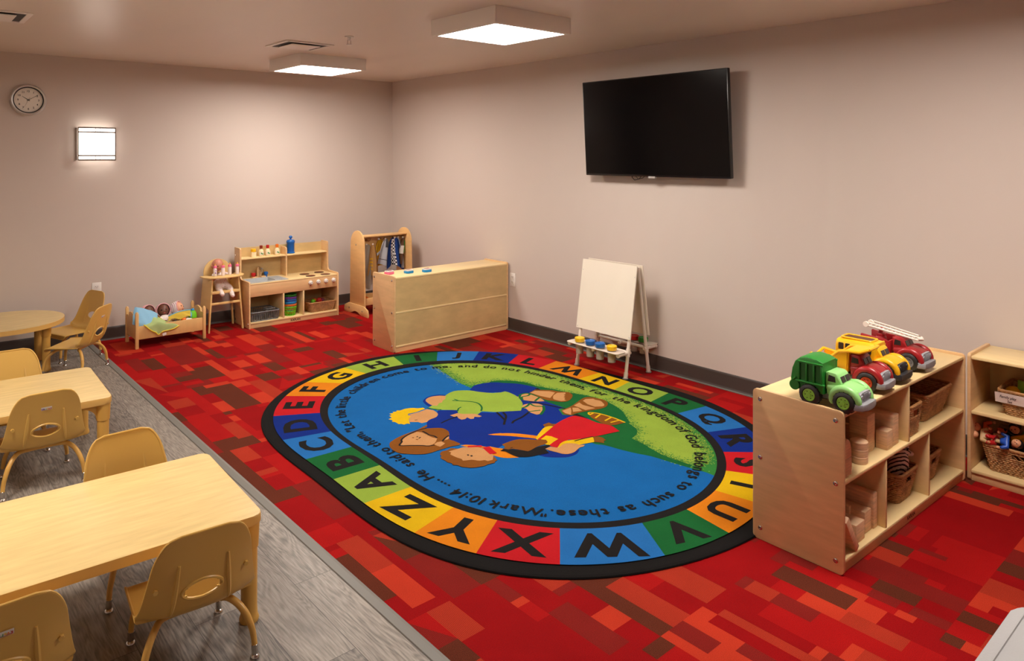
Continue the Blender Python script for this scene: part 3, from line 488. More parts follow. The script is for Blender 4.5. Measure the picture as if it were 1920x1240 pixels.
for i, c in enumerate(cc):
    K = 10; A = []; B_ = []
    for k in range(K + 1):
        f = k / K; A.append((*rp_('inner', inn[i] * (1 - f) + inn[i + 1] * f), zc)); B_.append((*rp_('band', ob_[i] * (1 - f) + ob_[i + 1] * f), zc))
    mb._add(A + B_, [(k, k + 1, K + 2 + k, K + 1 + k) for k in range(K)], ix[(cols * 3)[i] if i < 19 else ['YE', 'OR', 'DG', 'BLUEC', 'RED', 'OR', 'YE'][i - 19]])
    a0 = (inn[i] + inn[i + 1]) / 2; a1 = (ob_[i] + ob_[i + 1]) / 2
    p0 = Vector(rp_('inner', a0)); p1 = Vector(rp_('band', a1)); up = (p1 - p0).normalized(); mid = (p0 + p1) / 2; hgt = (p1 - p0).length
    rt = Vector((up.y, -up.x))
    V, F, wd, hy = text_geo({'M': 'W'}.get(c[0], c[0]), .2, .0075)
    if c[0] == 'M': yc_ = sum(hy); V = [(-v[0], yc_ - v[1], v[2]) for v in V]
    s = hgt * .68 / (hy[1] - hy[0]); sx = s * 1.12
    yc = (hy[0] + hy[1]) / 2
    mb._add([(*(mid + rt * v[0] * sx + up * (v[1] - yc) * s), zc + .0003) for v in V], F, ix['BK'])
ang_ = [a for _, a in RUG_WORDS]
for wd_, a in RUG_WORDS:
    body = wd_; size = .092; off = -.085; t = a
    glyphs = []
    tot = 0
    for ch in body:
        V, F, gw, hy = text_geo('W' if ch == 'M' else ch, size, .0013)
        if ch == 'M': V = [(-v[0], sum(hy) - v[1], v[2]) for v in V]
        adv = gw + .014; glyphs.append((V, F, gw, tot)); tot += adv
    rmid = rv('ring', t) + off
    for V, F, gw, x0 in glyphs:
        s_ = x0 + gw / 2 - tot / 2
        # walk along the curve clockwise by s_
        tt = t; rem = s_; st = .002
        while abs(rem) > st:
            q0 = Vector(rp_('ring', tt, off)); d = -.002 if rem > 0 else .002
            q1 = Vector(rp_('ring', tt + d, off)); ln = (q1 - q0).length; tt += d; rem -= math.copysign(ln, rem)
        p = Vector(rp_('ring', tt, off)); q = Vector(rp_('ring', tt - .01, off)); rt = (q - p).normalized(); up = Vector((-rt.y, rt.x))
        mb._add([(*(p + rt * v[0] * 1.05 + up * v[1]), zc) for v in V], F, ix['BK'])
rug = mb.build('alphabet_rug', mats_r, loc=(CX, CY, 0), norm=False, smooth=False)
for p in rug.data.polygons:
    pass
tag(rug, 'large oval alphabet rug with black border and cartoon figures on blue, on red carpet', 'rug')
# ================================================================ CEILING THINGS
PWH = mat('fixture_white', (238, 232, 226), .5)
SEAM = mat('fixture_seam', (110, 92, 80), .7)
DIFF = mat('light_diffuser', (255, 250, 240), .5, emit=PANEL_STRENGTH)
def ceiling_light(x, y, label):
    t = thing('ceiling_light', label, 'ceiling light', (x, y, 0), 0, 'square box lights on the ceiling')
    mb = MB(); h = .305; zb = 2.342
    for sx, sy, lx, ly in ((-1, 0, .012, .61), (1, 0, .012, .61), (0, -1, .586, .012), (0, 1, .586, .012)):
        mb.box((sx * (h - .006), sy * (h - .006), (zb + H) / 2), (lx, ly, H - zb), .0015)
    mb.box((0, 0, H - .008), (.59, .59, .014))
    mb.build('housing', PWH, t)
    f = MB()
    for sx, sy, lx, ly in ((-1, 0, .018, .586), (1, 0, .018, .586), (0, -1, .55, .018), (0, 1, .55, .018)):
        f.box((sx * .284, sy * .284, zb + .004), (lx, ly, .008))
    f.build('frame', PWH, t)
    MB().box((0, 0, zb + .009), (.552, .552, .005)).build('diffuser', DIFF, t, smooth=False)
    return t
ceiling_light(-1.52, -3.62, 'large glowing square box light on the ceiling above the rug')
ceiling_light(-1.52, -1.19, 'smaller looking glowing square box light nearer the room corner')
ceiling_light(-1.52, -6.05, 'added unseen box light behind the camera near the right wall')  # unseen light added by continuing the row, to help light the room
ceiling_light(-4.45, -3.62, 'added unseen box light to the left, above the near table')  # unseen light added out of frame to brighten the left side
def vent(x, y, label):
    t = thing('ceiling_vent', label, 'ceiling vent', (x, y, H), 0, 'square ceiling air vents')
    mb = MB(); a = .19
    for sx, sy, lx, ly in ((-1, 0, .03, .38), (1, 0, .03, .38), (0, -1, .32, .03), (0, 1, .32, .03)):
        mb.box((sx * (a - .015), sy * (a - .015), -.004), (lx, ly, .008), .002)
    mb.build('frame', PWH, t)
    MB().box((0, 0, -.002), (.32, .32, .003)).build('backing', DARK, t)
    MB().box((0, 0, -.012), (.23, .23, .006), .002).build('centre_panel', PWH, t)
    return t
vent(-2.0, -1.85, 'square white ceiling vent between the two box lights')
vent(-3.92, -1.79, 'square white ceiling vent at the upper left above the clock')
t = thing('sprinkler_head', 'small chrome sprinkler head on the ceiling beside the middle vent', 'sprinkler', (-1.918, -2.46, H))
MB().lathe([(.0, 0), (.032, 0), (.03, -.006), (.012, -.009), (.009, -.03), (0, -.03)]).build('escutcheon', PWH, t)
MB().cyl((-.012, 0, -.028), (-.012, 0, -.055), .003, seg=6).cyl((.012, 0, -.028), (.012, 0, -.055), .003, seg=6).cyl((0, 0, -.055), (0, 0, -.058), .019).build('deflector', CHROME, t)
# ================================================================ WALL THINGS
t = thing('wall_clock', 'round silver rimmed wall clock showing ten past ten', 'clock', (-3.4975, 0, 2.058))
SILV = mat('brushed_silver', (206, 202, 198), .36, .6)
mb = MB(); Mx = Matrix.Rotation(R(90), 4, 'X')
mb.lathe([(.1, .0), (.128, .0), (.13, .012), (.127, .026), (.118, .034), (.108, .03), (.106, .018), (.1, .018)], seg=64, M=Mx, caps=False); mb.build('rim', SILV, t)
MB().lathe([(.1065, .02), (.1065, .029), (.1, .029), (.099, .02)], seg=64, M=Mx, caps=False).build('inner_ring', BLACK, t)
FACE = mat('clock_face', (232, 226, 214), .5)
fc = MB().cyl((0, -.012, 0), (0, -.0195, 0), .101, seg=64).build('face', FACE, t)
mb = MB()
for k in range(1, 13):
    a = R(90 - 30 * k); V, F, wd, hy = text_geo(str(k), .022, .0004)
    cx, cz = .072 * math.cos(a), .072 * math.sin(a); yc = sum(hy) / 2
    mb._add([(cx + v[0], -.0202, cz + v[1] - yc) for v in V], F)
for k in range(60):
    a = R(6 * k); L_ = .004 if k % 5 else .007
    mb.tube([(.092 * math.cos(a), -.0202, .092 * math.sin(a)), ((.092 - L_) * math.cos(a), -.0202, (.092 - L_) * math.sin(a))], .0005, 4)
mb.build('numerals', BLACK, fc, norm=False)
def hand(nm, ang, L_, wd, back=.012):
    a = R(90 - ang); d = Vector((math.cos(a), 0, math.sin(a))); n = Vector((-d.z, 0, d.x)) * wd
    mb = MB(); b = -d * back; e = d * L_
    mb.rings([[tuple(b + n + Vector((0, -.022, 0))), tuple(b - n + Vector((0, -.022, 0))), tuple(b - n + Vector((0, -.0235, 0))), tuple(b + n + Vector((0, -.0235, 0)))],
              [tuple(e + n * .4 + Vector((0, -.022, 0))), tuple(e - n * .4 + Vector((0, -.022, 0))), tuple(e - n * .4 + Vector((0, -.0235, 0))), tuple(e + n * .4 + Vector((0, -.0235, 0)))]])
    return mb.build(nm, BLACK, t)
hand('hour_hand', 304, .052, .0026); hand('minute_hand', 57, .078, .002); hand('second_hand', 206, .07, .0006, .026)
# sconce
t = thing('wall_sconce', 'lit square wall sconce with curved white shade and nickel bands', 'wall lamp', (-3.005, 0, 1.704))
NICK = mat('brushed_nickel', (128, 116, 106), .4, .5)
SDIFF = mat('sconce_shade', (255, 250, 240), .5, emit=SCONCE_STRENGTH)
MB().bb(-.13, .13, -.012, 0, -.13, .13, .002).build('back_plate', NICK, t)
def arc(z, r=.0, x=.142, d=.09, n=16): return [(-x + 2 * x * i / n, -.02 - (d - .02) * math.sin(math.pi * (.15 + .7 * i / n)) ** .8 - r, z) for i in range(n + 1)]
mb = MB(); A = arc(-.133); B_ = arc(.133); k = len(A)
mb.rings([[*A, *[(x * .985, y + .004, z) for x, y, z in reversed(A)]], [*B_, *[(x * .985, y + .004, z) for x, y, z in reversed(B_)]]]); mb.build('shade', SDIFF, t)
mb = MB()
for z_ in (-.137, -.1, .1, .137): mb.tube(arc(z_, .008), .0062, 6)
for x_, i0 in ((-.142, 0), (.142, 16)):
    p = arc(0, .003)[i0]; mb.tube([(p[0], p[1], -.137), (p[0], p[1], .137)], .0048, 6); mb.tube([(p[0], p[1], -.137), (p[0] * .95, -.004, -.137)], .003, 6); mb.tube([(p[0], p[1], .137), (p[0] * .95, -.004, .137)], .003, 6)
for i0 in (7, 9): 
    for z0 in (-.137, .1): p = arc(0, .003)[i0]; mb.tube([(p[0], p[1], z0), (p[0], p[1], z0 + .037)], .0025, 6)
for s in (-1, 1): mb.bb(s * .146 - .0012, s * .146 + .0012, -.03, -.001, -.137, .137)  # side plates added to keep the shade's light from spilling sideways
mb.build('frame', NICK, t)
# outlets
def outlet(loc, rz, label):
    t = thing('wall_outlet', label, 'outlet', loc, rz)
    pl = MB().bb(-.037, .037, -.006, 0, -.06, .06, .002).build('cover_plate', WHITE, t)
    for s in (-1, 1):
        o = MB().prism(rrect(-.016, .016, s * .024 - .014, s * .024 + .014, .009), -.009, -.004, ax='y').build('socket', WHITE, pl)
        MB().bb(-.008, -.006, -.0096, -.0085, s * .024 - .002, s * .024 + .007).bb(.006, .008, -.0096, -.0085, s * .024 - .002, s * .024 + .007).cyl((0, -.0096, s * .024 - .007), (0, -.0085, s * .024 - .007), .0025, seg=8).build('slots', DARK, pl)
outlet((-2.997, 0, .447), 0, 'white double wall outlet on the back wall behind the small chairs')
outlet((0, -2.045, .465), R(-90), 'white wall outlet on the right wall just past the divider cabinet')
# television
t = thing('television', 'large black flat screen television mounted on the right wall', 'television', (-.1, -3.685, 1.447), R(-90))
tv = bpy.data.objects.new('panel_pivot', None)
tilt = Matrix.Rotation(R(3.6), 4, 'X')
W2 = .648; HT = .742
mb = MB()
mb.prism(rrect(-W2, W2, 0, HT, .006, 2), 0, .03, ax='y', bev=.002, M=tilt); mb.prism(rrect(-W2 * .7, W2 * .7, .08, HT * .75, .03, 3), .03, .06, ax='y', bev=.01, M=tilt); mb.build('casing', mat('tv_bezel', (14, 13, 14), .25), t)
MB().bb(-W2 + .008, W2 - .008, -.0012, .0, .014, HT - .008, M=tilt).build('screen', mat('tv_screen', (5, 4, 5), .16, spec=.35), t)
b = MB().bb(-.03, .03, -.006, .02, -.012, .003, .002, M=tilt).build('badge', SILV, t)
MB().bb(-.2, .2, .03, .045, .3, .5, M=tilt).bb(-.15, .15, .088, .1, .25, .5).cyl((0, .05, .4), (0, .09, .38), .025).build('wall_mount', mat('mount_black', (20, 20, 20), .5), t)
cp = [(-.22, .05, .06), (-.22, .045, -.01), (-.2, .05, -.03), (-.16, .055, -.02), (-.12, .05, .02), (-.1, .05, .06)]
MB().tube(cp, .003, 6).tube([(x + .03, y + .008, z + (.008 if z < 0 else 0)) for x, y, z in cp], .0025, 6).build('cable', BLACK, t)
# ================================================================ CABINETS
def bolt_mb(mb, x, y, z, d):   # round chrome bolt head proud of a panel, axis +-x
    mb.lathe([(0, 0), (.0095, 0), (.009, .003), (.005, .0045), (.0045, .0025), (0, .0025)], seg=14, M=Matrix.Translation((x, y, z)) @ Matrix.Rotation(R(90 * d), 4, 'Y'))
def end_panel(t, x0, x1, D, Ht, side, holes, name='end_panel', m=None):
    p = MB().prism(rrect(0, D, 0, Ht, .018, 4), x0, x1, ax='x', bev=.003).build(name, m or WOODX, t)
    for y, z in holes:
        mb = MB(); bolt_mb(mb, x1 if side > 0 else x0, y, z, side); mb.build('bolt', CHROME, p)
    return p
def kick_text(t, body, x, z, y, size=.022, M=None):
    V, F, wd, hy = text_geo(body, size, .0009)
    mb = MB(); mb._add([(x + v[0], y, z + v[1]) for v in V], F); return mb.build('maker_lettering', DARK, t, norm=False)
def cabinet(t, L, D, Ht, mid, top_div, bot_div, text=None, back_m=None):
    th = .016
    holes = [(.03, Ht - .035), (D - .035, Ht - .035), (.03, mid - .01), (D - .035, mid - .01), (.03, .05), (D - .035, .05)]
    end_panel(t, 0, th, D, Ht + .004, -1, holes); end_panel(t, L - th, L, D, Ht + .004, 1, holes)
    a, b = th, L - th
    MB().bb(a, b, .004, D - .002, Ht - th - .008, Ht - .008, .004).build('top_panel', WOODS, t)
    MB().bb(a, b, .004, D - .002, mid - th, mid, .004).build('shelf', WOODS, t)
    MB().bb(a, b, .004, D - .002, .055 - th, .055, .004).build('shelf', WOODS, t)
    MB().bb(a, b, .012, .026, 0, .039, .001).build('toe_kick', WOODX, t)
    bm = back_m or WOODB
    MB().bb(a, b, D - .012, D - .006, .055, mid - th, .0).build('back_panel', bm, t)
    MB().bb(a, b, D - .012, D - .006, mid, Ht - th - .008, .0).build('back_panel', bm, t)
    MB().bb(a, b, D - .02, D - .008, 0, .039).build('back_rail', WOODX, t)
    for x in top_div: MB().bb(x - .007, x + .007, .006, D - .014, mid, Ht - th - .008, .003).build('divider', WOODS, t)
    for x in bot_div: MB().bb(x - .007, x + .007, .006, D - .014, .055, mid - th, .003).build('divider', WOODS, t)
    if text: kick_text(t, 'KAPLAN', text, .021, .0115)
t = thing('storage_cabinet', 'maple divider cabinet with its flat back to the rug, standing out from the right wall', 'cabinet', (-.012, -1.66, 0), R(180), 'low maple storage cabinets')
cabinet(t, 1.238, .335, .618, .33, [.42, .82], [.42, .82])
t = thing('storage_cabinet', 'open maple cabinet in the foreground carrying the toy trucks, with blocks and baskets inside', 'cabinet', (-1.634, -5.737, 0), R(-1.39), 'low maple storage cabinets')
cabinet(t, 1.284, .38, .622, .355, [.623], [.393, .845], text=.657)
t = thing('storage_cabinet', 'open maple cabinet at the right edge holding the family play set basket', 'cabinet', (-.332, -5.768, 0), R(-90), 'low maple storage cabinets')
cabinet(t, 1.2, .315, .622, .345, [.62], [.62])
# ================================================================ PLAY KITCHEN
t = thing('play_kitchen', 'maple toy kitchen with grey sink, burners and white knobs against the back wall', 'play kitchen', (-1.83, -.437, 0))
KL, KD, KH, CT = .92, .36, .725, .415
def kside(x0, x1):
    pr = [(0, 0), (KD, 0), (KD, KH), (.235, KH), (.222, KH - .012), (.222, .47), (.215, .445), (.19, .43), (.02, .43), (.006, .428), (0, .418)]
    p = MB().prism(pr, x0, x1, ax='x', bev=.003).build('side_panel', WOODX, t)
    for y, z in ((.025, .04), (KD - .03, .04), (KD - .03, .4), (KD - .03, .65)):
        mb = MB(); bolt_mb(mb, x0 if x0 < .1 else x1, y, z, -1 if x0 < .1 else 1); mb.build('bolt', CHROME, p)
kside(0, .015); kside(KL - .015, KL)
a, b = .015, KL - .015
MB().bb(a, .02 + .005, .004, KD - .01, CT - .014, CT, .003).bb(.395, b, .004, KD - .01, CT - .014, CT, .003).bb(.02, .4, .004, .022, CT - .014, CT, .003).bb(.02, .4, .27, KD - .01, CT - .014, CT, .003).build('countertop', WOODS, t)
MB().bb(a, b, .006, .02, .292, CT - .014, .001).build('front_panel', WOODX, t)
MB().bb(a, b, .004, KD - .01, .04, .055, .003).build('bottom_shelf', WOODS, t)
MB().bb(a, b, .01, .024, 0, .04, .001).build('toe_kick', WOODX, t)
for x in (.341, .545): MB().bb(x - .007, x + .007, .006, KD - .01, .055, .292, .003).build('divider', WOODS, t)
MB().bb(a, b, KD - .01, KD - .003, .04, KH - .012).build('back_panel', WOODB, t)
MB().bb(a, .462, .226, KD - .01, .612, .626, .003).build('upper_shelf', WOODS, t)
MB().bb(.472, b, .226, KD - .01, .612, .626, .003).build('upper_shelf', WOODS, t)
MB().prism([(.224, CT), (KD - .01, CT), (KD - .01, .7), (.25, .7), (.228, .69), (.224, .67)], .46, .474, ax='x', bev=.003).build('upright', WOODX, t)
SINK = mat('sink_grey', (176, 180, 182), .35)
mb = MB()
o_ = rrect(.022, .4, .018, .275, .02, 4); i_ = rrect(.05, .285, .05, .25, .02, 4); d_ = rrect(.06, .275, .06, .24, .02, 4)
mb.rings([[(x, y, CT - .002) for x, y in o_], [(x, y, CT + .005) for x, y in o_], [(x, y, CT + .005) for x, y in i_], [(x, y, CT - .055) for x, y in d_]], caps=False)
mb.flat(d_, CT - .055)
for i in range(5): mb.bb(.3 + i * .016, .306 + i * .016, .06, .24, CT + .004, CT + .007, .001)
mb.build('sink', SINK, t)
fb = MB().prism(rrect(.15, .29, .285, .335, .015, 4), CT, CT + .012, bev=.003).prism([(.2, CT + .012), (.24, CT + .012), (.243, CT + .08), (.235, CT + .105), (.205, CT + .105), (.2, CT + .08)], .295, .325, ax='y', bev=.004).build('faucet', WOODX, t)
MB().cyl((.225, .3, CT + .092), (.225, .25, CT + .085), .014).cyl((.225, .252, CT + .09), (.225, .25, CT + .062), .013, bev=.002).build('spout', CHROME, fb)
for x, m_ in ((.168, RED), (.292, BLUE)):
    MB().cyl((x, .31, CT), (x, .31, CT + .022), .014).cyl((x, .31, CT + .022), (x, .31, CT + .05), .021, bev=.004).build('tap', m_, fb, label='red tap' if m_ is RED else 'blue tap')
BURN = mat('burner_brown', (112, 62, 44), .45)
for x, y in ((.645, .2), (.645, .065), (.812, .215), (.805, .062)):
    p = MB().cyl((x, y, CT), (x, y, CT + .003), .048, seg=28, bev=.001).build('burner', BLACK, t)
    MB().cyl((x, y, CT + .003), (x, y, CT + .0045), .041, seg=28).build('hotplate', BURN, p)
for x in (.615, .698, .78, .863):
    p = MB().cyl((x, .006, .36), (x, -.012, .36), .022, .019, seg=20, bev=.002).cyl((x, -.012, .36), (x, -.026, .36), .013, .012, seg=16, bev=.002).build('knob', WHITE, t)
    MB().bb(x - .002, x + .002, -.0275, -.025, .362, .371).build('pointer', DARK, p)
    MB().cyl((x, .0065, .33), (x, .004, .33), .0035, seg=8).build('mark', RED, t)
kick_text(t, 'KAPLAN', .462, .02, .0095, .026)
KX, KY = -1.83, -.437
# condiment bottles on the upper shelf
def condiment(x, cap, label, shape):
    t = thing('condiment_bottle', label, 'toy bottle', (KX + x, KY + .275, .626), 0, 'wooden condiment bottles on the toy kitchen')
    if shape == 'jar':
        MB().prism(rrect(-.024, .024, -.02, .02, .008), 0, .048, bev=.003).build('body', CREAM, t)
        MB().cyl((0, 0, .048), (0, 0, .078), .024, bev=.003).build('cap', cap, t)
    else:
        MB().lathe([(0, 0), (.021, 0), (.024, .004), (.025, .045), (.019, .06), (.011, .068), (.011, .078), (0, .078)]).build('body', CREAM, t)
        MB().cyl((0, 0, .074), (0, 0, .105), .0145, bev=.002).build('cap', cap, t)
        l = MB(); l.grid(lambda u, v: (.0257 * math.cos(R(-150 + 120 * u)), .0257 * math.sin(R(-150 + 120 * u)), .012 + .03 * v), 8, 1); l.build('paper_label', mat('label_paper', (236, 226, 206), .6), t)
        MB().ell((-.005, -.0262, .03), (.006, .001, .007), 8, 6).ell((.006, -.0262, .024), (.006, .001, .006), 8, 6).build('leaf_print', GREEN, t)
condiment(.152, YEL, 'small wooden jar with a yellow cap, leftmost on the toy kitchen shelf', 'jar')
condiment(.229, mat('brown_cap', (140, 44, 20), .4), 'wooden bottle with a dark brown cap beside the yellow capped jar', 'b')
condiment(.295, RED, 'wooden bottle with a red cap on the toy kitchen shelf', 'b')
condiment(.391, ORNG, 'wooden bottle with an orange cap, nearest the blue canister', 'b')
t = thing('canister', 'blue lidded canister with round knob on the toy kitchen upper shelf', 'canister', (KX + .54, KY + .29, .626))
MB().lathe([(0, 0), (.036, 0), (.041, .004), (.041, .012), (.037, .016), (.037, .1), (.041, .106), (.041, .112), (0, .112)], seg=32).build('body', BLUE, t)
ld = MB().lathe([(0, .112), (.042, .112), (.042, .122), (.034, .134), (.012, .14), (0, .14)], seg=32).build('lid', BLUE, t)
MB().lathe([(0, .138), (.009, .139), (.008, .146), (.017, .156), (.0175, .166), (.01, .176), (0, .178)], seg=20).build('knob', BLUE, ld)
# dish rack in the kitchen
GR = mat('dish_rack_grey', (112, 114, 116), .5)
t = thing('dish_rack', 'grey plastic dish rack on the bottom left shelf of the toy kitchen', 'dish rack', (KX + .165, KY + .135, .055))
mb = MB(); hx, hy_ = .125, .115
for z_, o in ((.085, .012), (.004, 0)): 
    mb.tube([(x, y, z_) for x, y in rrect(-hx - o, hx + o, -hy_ - o, hy_ + o, .02, 3)], .006 if z_ > .05 else .004, 6, closed=True)
for i in range(15):
    x = -hx + 2 * hx * i / 14
    for s in (-1, 1): mb.tube([(x, s * (hy_ + .01), .085), (x, s * hy_, .004)], .0028, 5)
    mb.tube([(x, -hy_, .004), (x, hy_, .004)], .0025, 5)
for i in range(13):
    y = -hy_ + 2 * hy_ * i / 12
    for s in (-1, 1): mb.tube([(s * (hx + .01), y, .085), (s * hx, y, .004)], .0028, 5)
mb.build('frame', GR, t)
mb = MB()
for i in range(9):
    x = -hx + .025 + i * .02; mb.tube([(x, -.07, .01), (x, -.06, .075), (x, .06, .075), (x, .07, .01)], .0025, 5)
mb.build('plate_rack', GR, t)
mb = MB()
mb.tube([(x, y, .1) for x, y in rrect(.02, .11, -.09, -.02, .01, 2)], .004, 6, closed=True)
for x, y in rrect(.02, .11, -.09, -.02, .01, 2)[::2]: mb.tube([(x, y, .1), (x, y, .01)], .0025, 5)
mb.build('cutlery_basket', GR, t)
# stacked colour baskets
def pbasket(z, m_, nm, lab, par_loc, full):
    t = thing('plastic_basket', lab, 'basket', (par_loc[0], par_loc[1], z), 0, 'stacked round plastic baskets in the toy kitchen')
    mb = MB(); n = 20; h_ = .085
    for k in range(n):
        a = 2 * math.pi * k / n; mb.tube([(.045 * math.cos(a), .045 * math.sin(a), .002), (.058 * math.cos(a), .058 * math.sin(a), h_)], .004, 5)
    for r_, z_, w_ in ((.045, .003, .004), (.052, .042, .004), (.058, h_ - .006, .005)):
        mb.tube([(r_ * math.cos(2 * math.pi * k / 28), r_ * math.sin(2 * math.pi * k / 28), z_) for k in range(28)], w_, 6, closed=True)
    mb.cyl((0, 0, 0), (0, 0, .003), .045, seg=24)
    mb.build('body', m_, t)
    MB().lathe([(.056, h_ - .006), (.063, h_ - .004), (.064, h_ + .002), (.057, h_ + .004)], seg=32, caps=False).build('rim', m_, t)
    return t
bl = (KX + .44, KY + .085)
LG_ = mat('bright_green', (110, 200, 30), .4)
for i, (m_, lab) in enumerate(((LG_, 'bright green slotted basket at the bottom of the round stack'), (ORNG, 'orange basket second from the bottom of the round stack'), (mat('sky_blue', (40, 150, 215), .4), 'light blue basket in the middle of the round stack'), (BLUE, 'dark blue basket below the purple one in the round stack'), (mat('purple', (120, 60, 170), .4), 'purple basket near the top of the round stack'), (GREEN, 'dark green basket topmost of the round stack'))):
    pbasket(.055 + i * .0235, m_, '', lab, bl, 0)
# ================================================================ WICKER BASKETS
WICK = mat('wicker', (190, 142, 92), .6, noise=.35, nscale=40, bump=.4)
WICKD = mat('wicker_rim', (176, 126, 76), .55, noise=.3, nscale=50)
def wicker(loc, rz, w_, d_, h_, label, flare=.03, hole=True, group='wicker baskets'):
    t = thing('wicker_basket', label, 'basket', loc, rz, group)
    mb = MB(); rows = max(9, int(h_ / .0095)); per = None
    def loop(z_, o, k=0, amp=0.0):
        P = rrect(-w_ / 2 - o, w_ / 2 + o, -d_ / 2 - o, d_ / 2 + o, .02, 3)
        pts = []; n_ = len(P)
        for i in range(n_):
            a = Vector(P[i]); b = Vector(P[(i + 1) % n_]); L_ = (b - a).length; q = max(1, int(L_ / .0085)); nn = Vector(((b - a).y, -(b - a).x)); nn = nn.normalized() if nn.length > 1e-9 else nn
            for j in range(q): pts.append((a.lerp(b, j / q), nn))
        if len(pts) % 2: pts.pop()
        return [(*(p + nn * (amp if (i + k) % 2 else -amp)), z_) for i, (p, nn) in enumerate(pts)]
    for r_ in range(rows):
        f = r_ / (rows - 1); o = flare * f
        L_ = loop(.006 + (h_ - .012) * f, o, r_, .0022)
        if hole and .68 < f < .86:
            hw = .028
            for s in (-1, 1):
                # front/back gap for the handle on the short sides
                pass
            seg_ = [p for p in L_]
            idx = [i for i, p in enumerate(seg_) if abs(p[0]) < hw and p[1] < 0]
            if idx:
                i1 = max(idx); i0 = min(idx)
                if i1 - i0 == len(idx) - 1: seg_ = seg_[i1 + 1:] + seg_[:i0]; mb.tube(seg_, .0044, 5); continue
        n0 = len(mb.bm.verts)
        mb.tube(L_ + [L_[0]], .0044, 5)
    mb.flat(rrect(-w_ / 2, w_ / 2, -d_ / 2, d_ / 2, .02, 3), .004); mb.flat(rrect(-w_ / 2, w_ / 2, -d_ / 2, d_ / 2, .02, 3), .001)
    mb.build('woven_body', WICK, t)
    mb = MB()
    P0 = loop(0, 0); P1 = loop(h_, flare); st = max(2, int(len(P0) / 30))
    for i in range(0, min(len(P0), len(P1)), st): mb.tube([P0[i][:2] + (.002,), P1[min(i, len(P1) - 1)][:2] + (h_,)], .003, 5)
    mb.build('stakes', WICKD, t)
    rim = [(x, y, h_) for x, y in rrect(-w_ / 2 - flare, w_ / 2 + flare, -d_ / 2 - flare, d_ / 2 + flare, .024, 4)]
    MB().tube(rim, .007, 8, closed=True).build('rim', WICKD, t)
    return t
wicker((-.917, -5.565, .055), 0, .15, .25, .135, 'wicker basket with a toy zebra on the bottom shelf of the truck cabinet', .024, group='wicker baskets on the truck cabinet')
wicker((-.622, -5.575, .055), 0, .15, .24, .135, 'wicker basket with a yellow and black toy, bottom shelf nearest the corner', .022, group='wicker baskets on the truck cabinet')
wicker((-.908, -5.60, .355), 0, .125, .25, .135, 'narrow wicker basket with handle slot on the truck cabinet middle shelf', .012, group='wicker baskets on the truck cabinet')
wicker((-.585, -5.575, .355), 0, .26, .25, .13, 'wide empty wicker basket on the truck cabinet middle shelf', .03, hole=False, group='wicker baskets on the truck cabinet')
wicker((-.165, -6.04, .345), R(-90), .26, .2, .12, 'wicker basket with the family play set paper label', .025, hole=False, group='wicker baskets in the right cabinet')
wicker((-.17, -5.975, .055), R(-90), .26, .19, .13, 'wicker basket heaped with small toy figures, bottom shelf of the right cabinet', .024, group='wicker baskets in the right cabinet')
wicker((KX + .76, KY + .13, .055), 0, .24, .18, .095, 'wicker basket of toy food inside the toy kitchen', .022, group='wicker basket in the toy kitchen')
# ================================================================ COAT RACK
t = thing('dress_up_rack', 'maple dress up rack with rounded ends in the room corner', 'coat rack', (-.75, -.52, 0))
RK = mat('rack_maple', (226, 182, 122), .4, noise=.08, nscale=5, stretch=(1, 1, 5))
def rend(x0, x1):
    pr = [(-.15, .06), (.15, .06), (.13, .72)] + [(.13 * math.cos(R(a)), .72 + .125 * math.sin(R(a))) for a in range(12, 170, 12)] + [(-.13, .72)]
    return MB().prism([(y, z) for y, z in pr], x0, x1, ax='x', bev=.003).build('end_panel', RK, t)
for x0, x1, ft in ((0, .016, -.016), (.56, .576, .576)):
    p = rend(x0, x1)
    for z_ in (.7,): 
        mb = MB(); bolt_mb(mb, x0 if x0 < .1 else x1, .02, z_, -1 if x0 < .1 else 1); mb.build('bolt', CHROME, p)
    pf = [(-.235, 0), (-.1, 0)] + [(-.1 + .2 * i / 8, .035 * math.sin(math.pi * i / 8)) for i in range(1, 8)] + [(.1, 0), (.235, 0), (.24, .03), (.225, .07), (.15, .1), (-.15, .1), (-.225, .07), (-.24, .03)]
    q = MB().prism(pf, ft, ft + .016, ax='x', bev=.003).build('foot', RK, t)
    for y in (-.13, .13): mb = MB(); bolt_mb(mb, ft if ft < 0 else ft + .016, y, .05, -1 if ft < 0 else 1); mb.build('bolt', CHROME, q)
MB().bb(.016, .56, -.06, .06, .775, .79, .003).build('top_shelf', RK, t)
MB().bb(.016, .56, .04, .054, .665, .775, .002).build('hook_board', RK, t)
for x in (.13, .29, .45):
    mb = MB(); mb.cyl((x, .04, .735), (x, .03, .735), .012)
    for s in (-1, 1): mb.tube([(x, .035, .735), (x + s * .012, .015, .728), (x + s * .024, 0, .74), (x + s * .028, -.005, .756)], .0042, 7)
    mb.build('hook', mat('brass_hook', (166, 122, 70), .35, .5), t)
MB().bb(.016, .56, -.12, .12, .1, .112, .002).bb(.016, .56, -.125, -.11, .1, .17, .003).bb(.016, .56, .11, .125, .1, .17, .003).build('bottom_tray', RK, t)
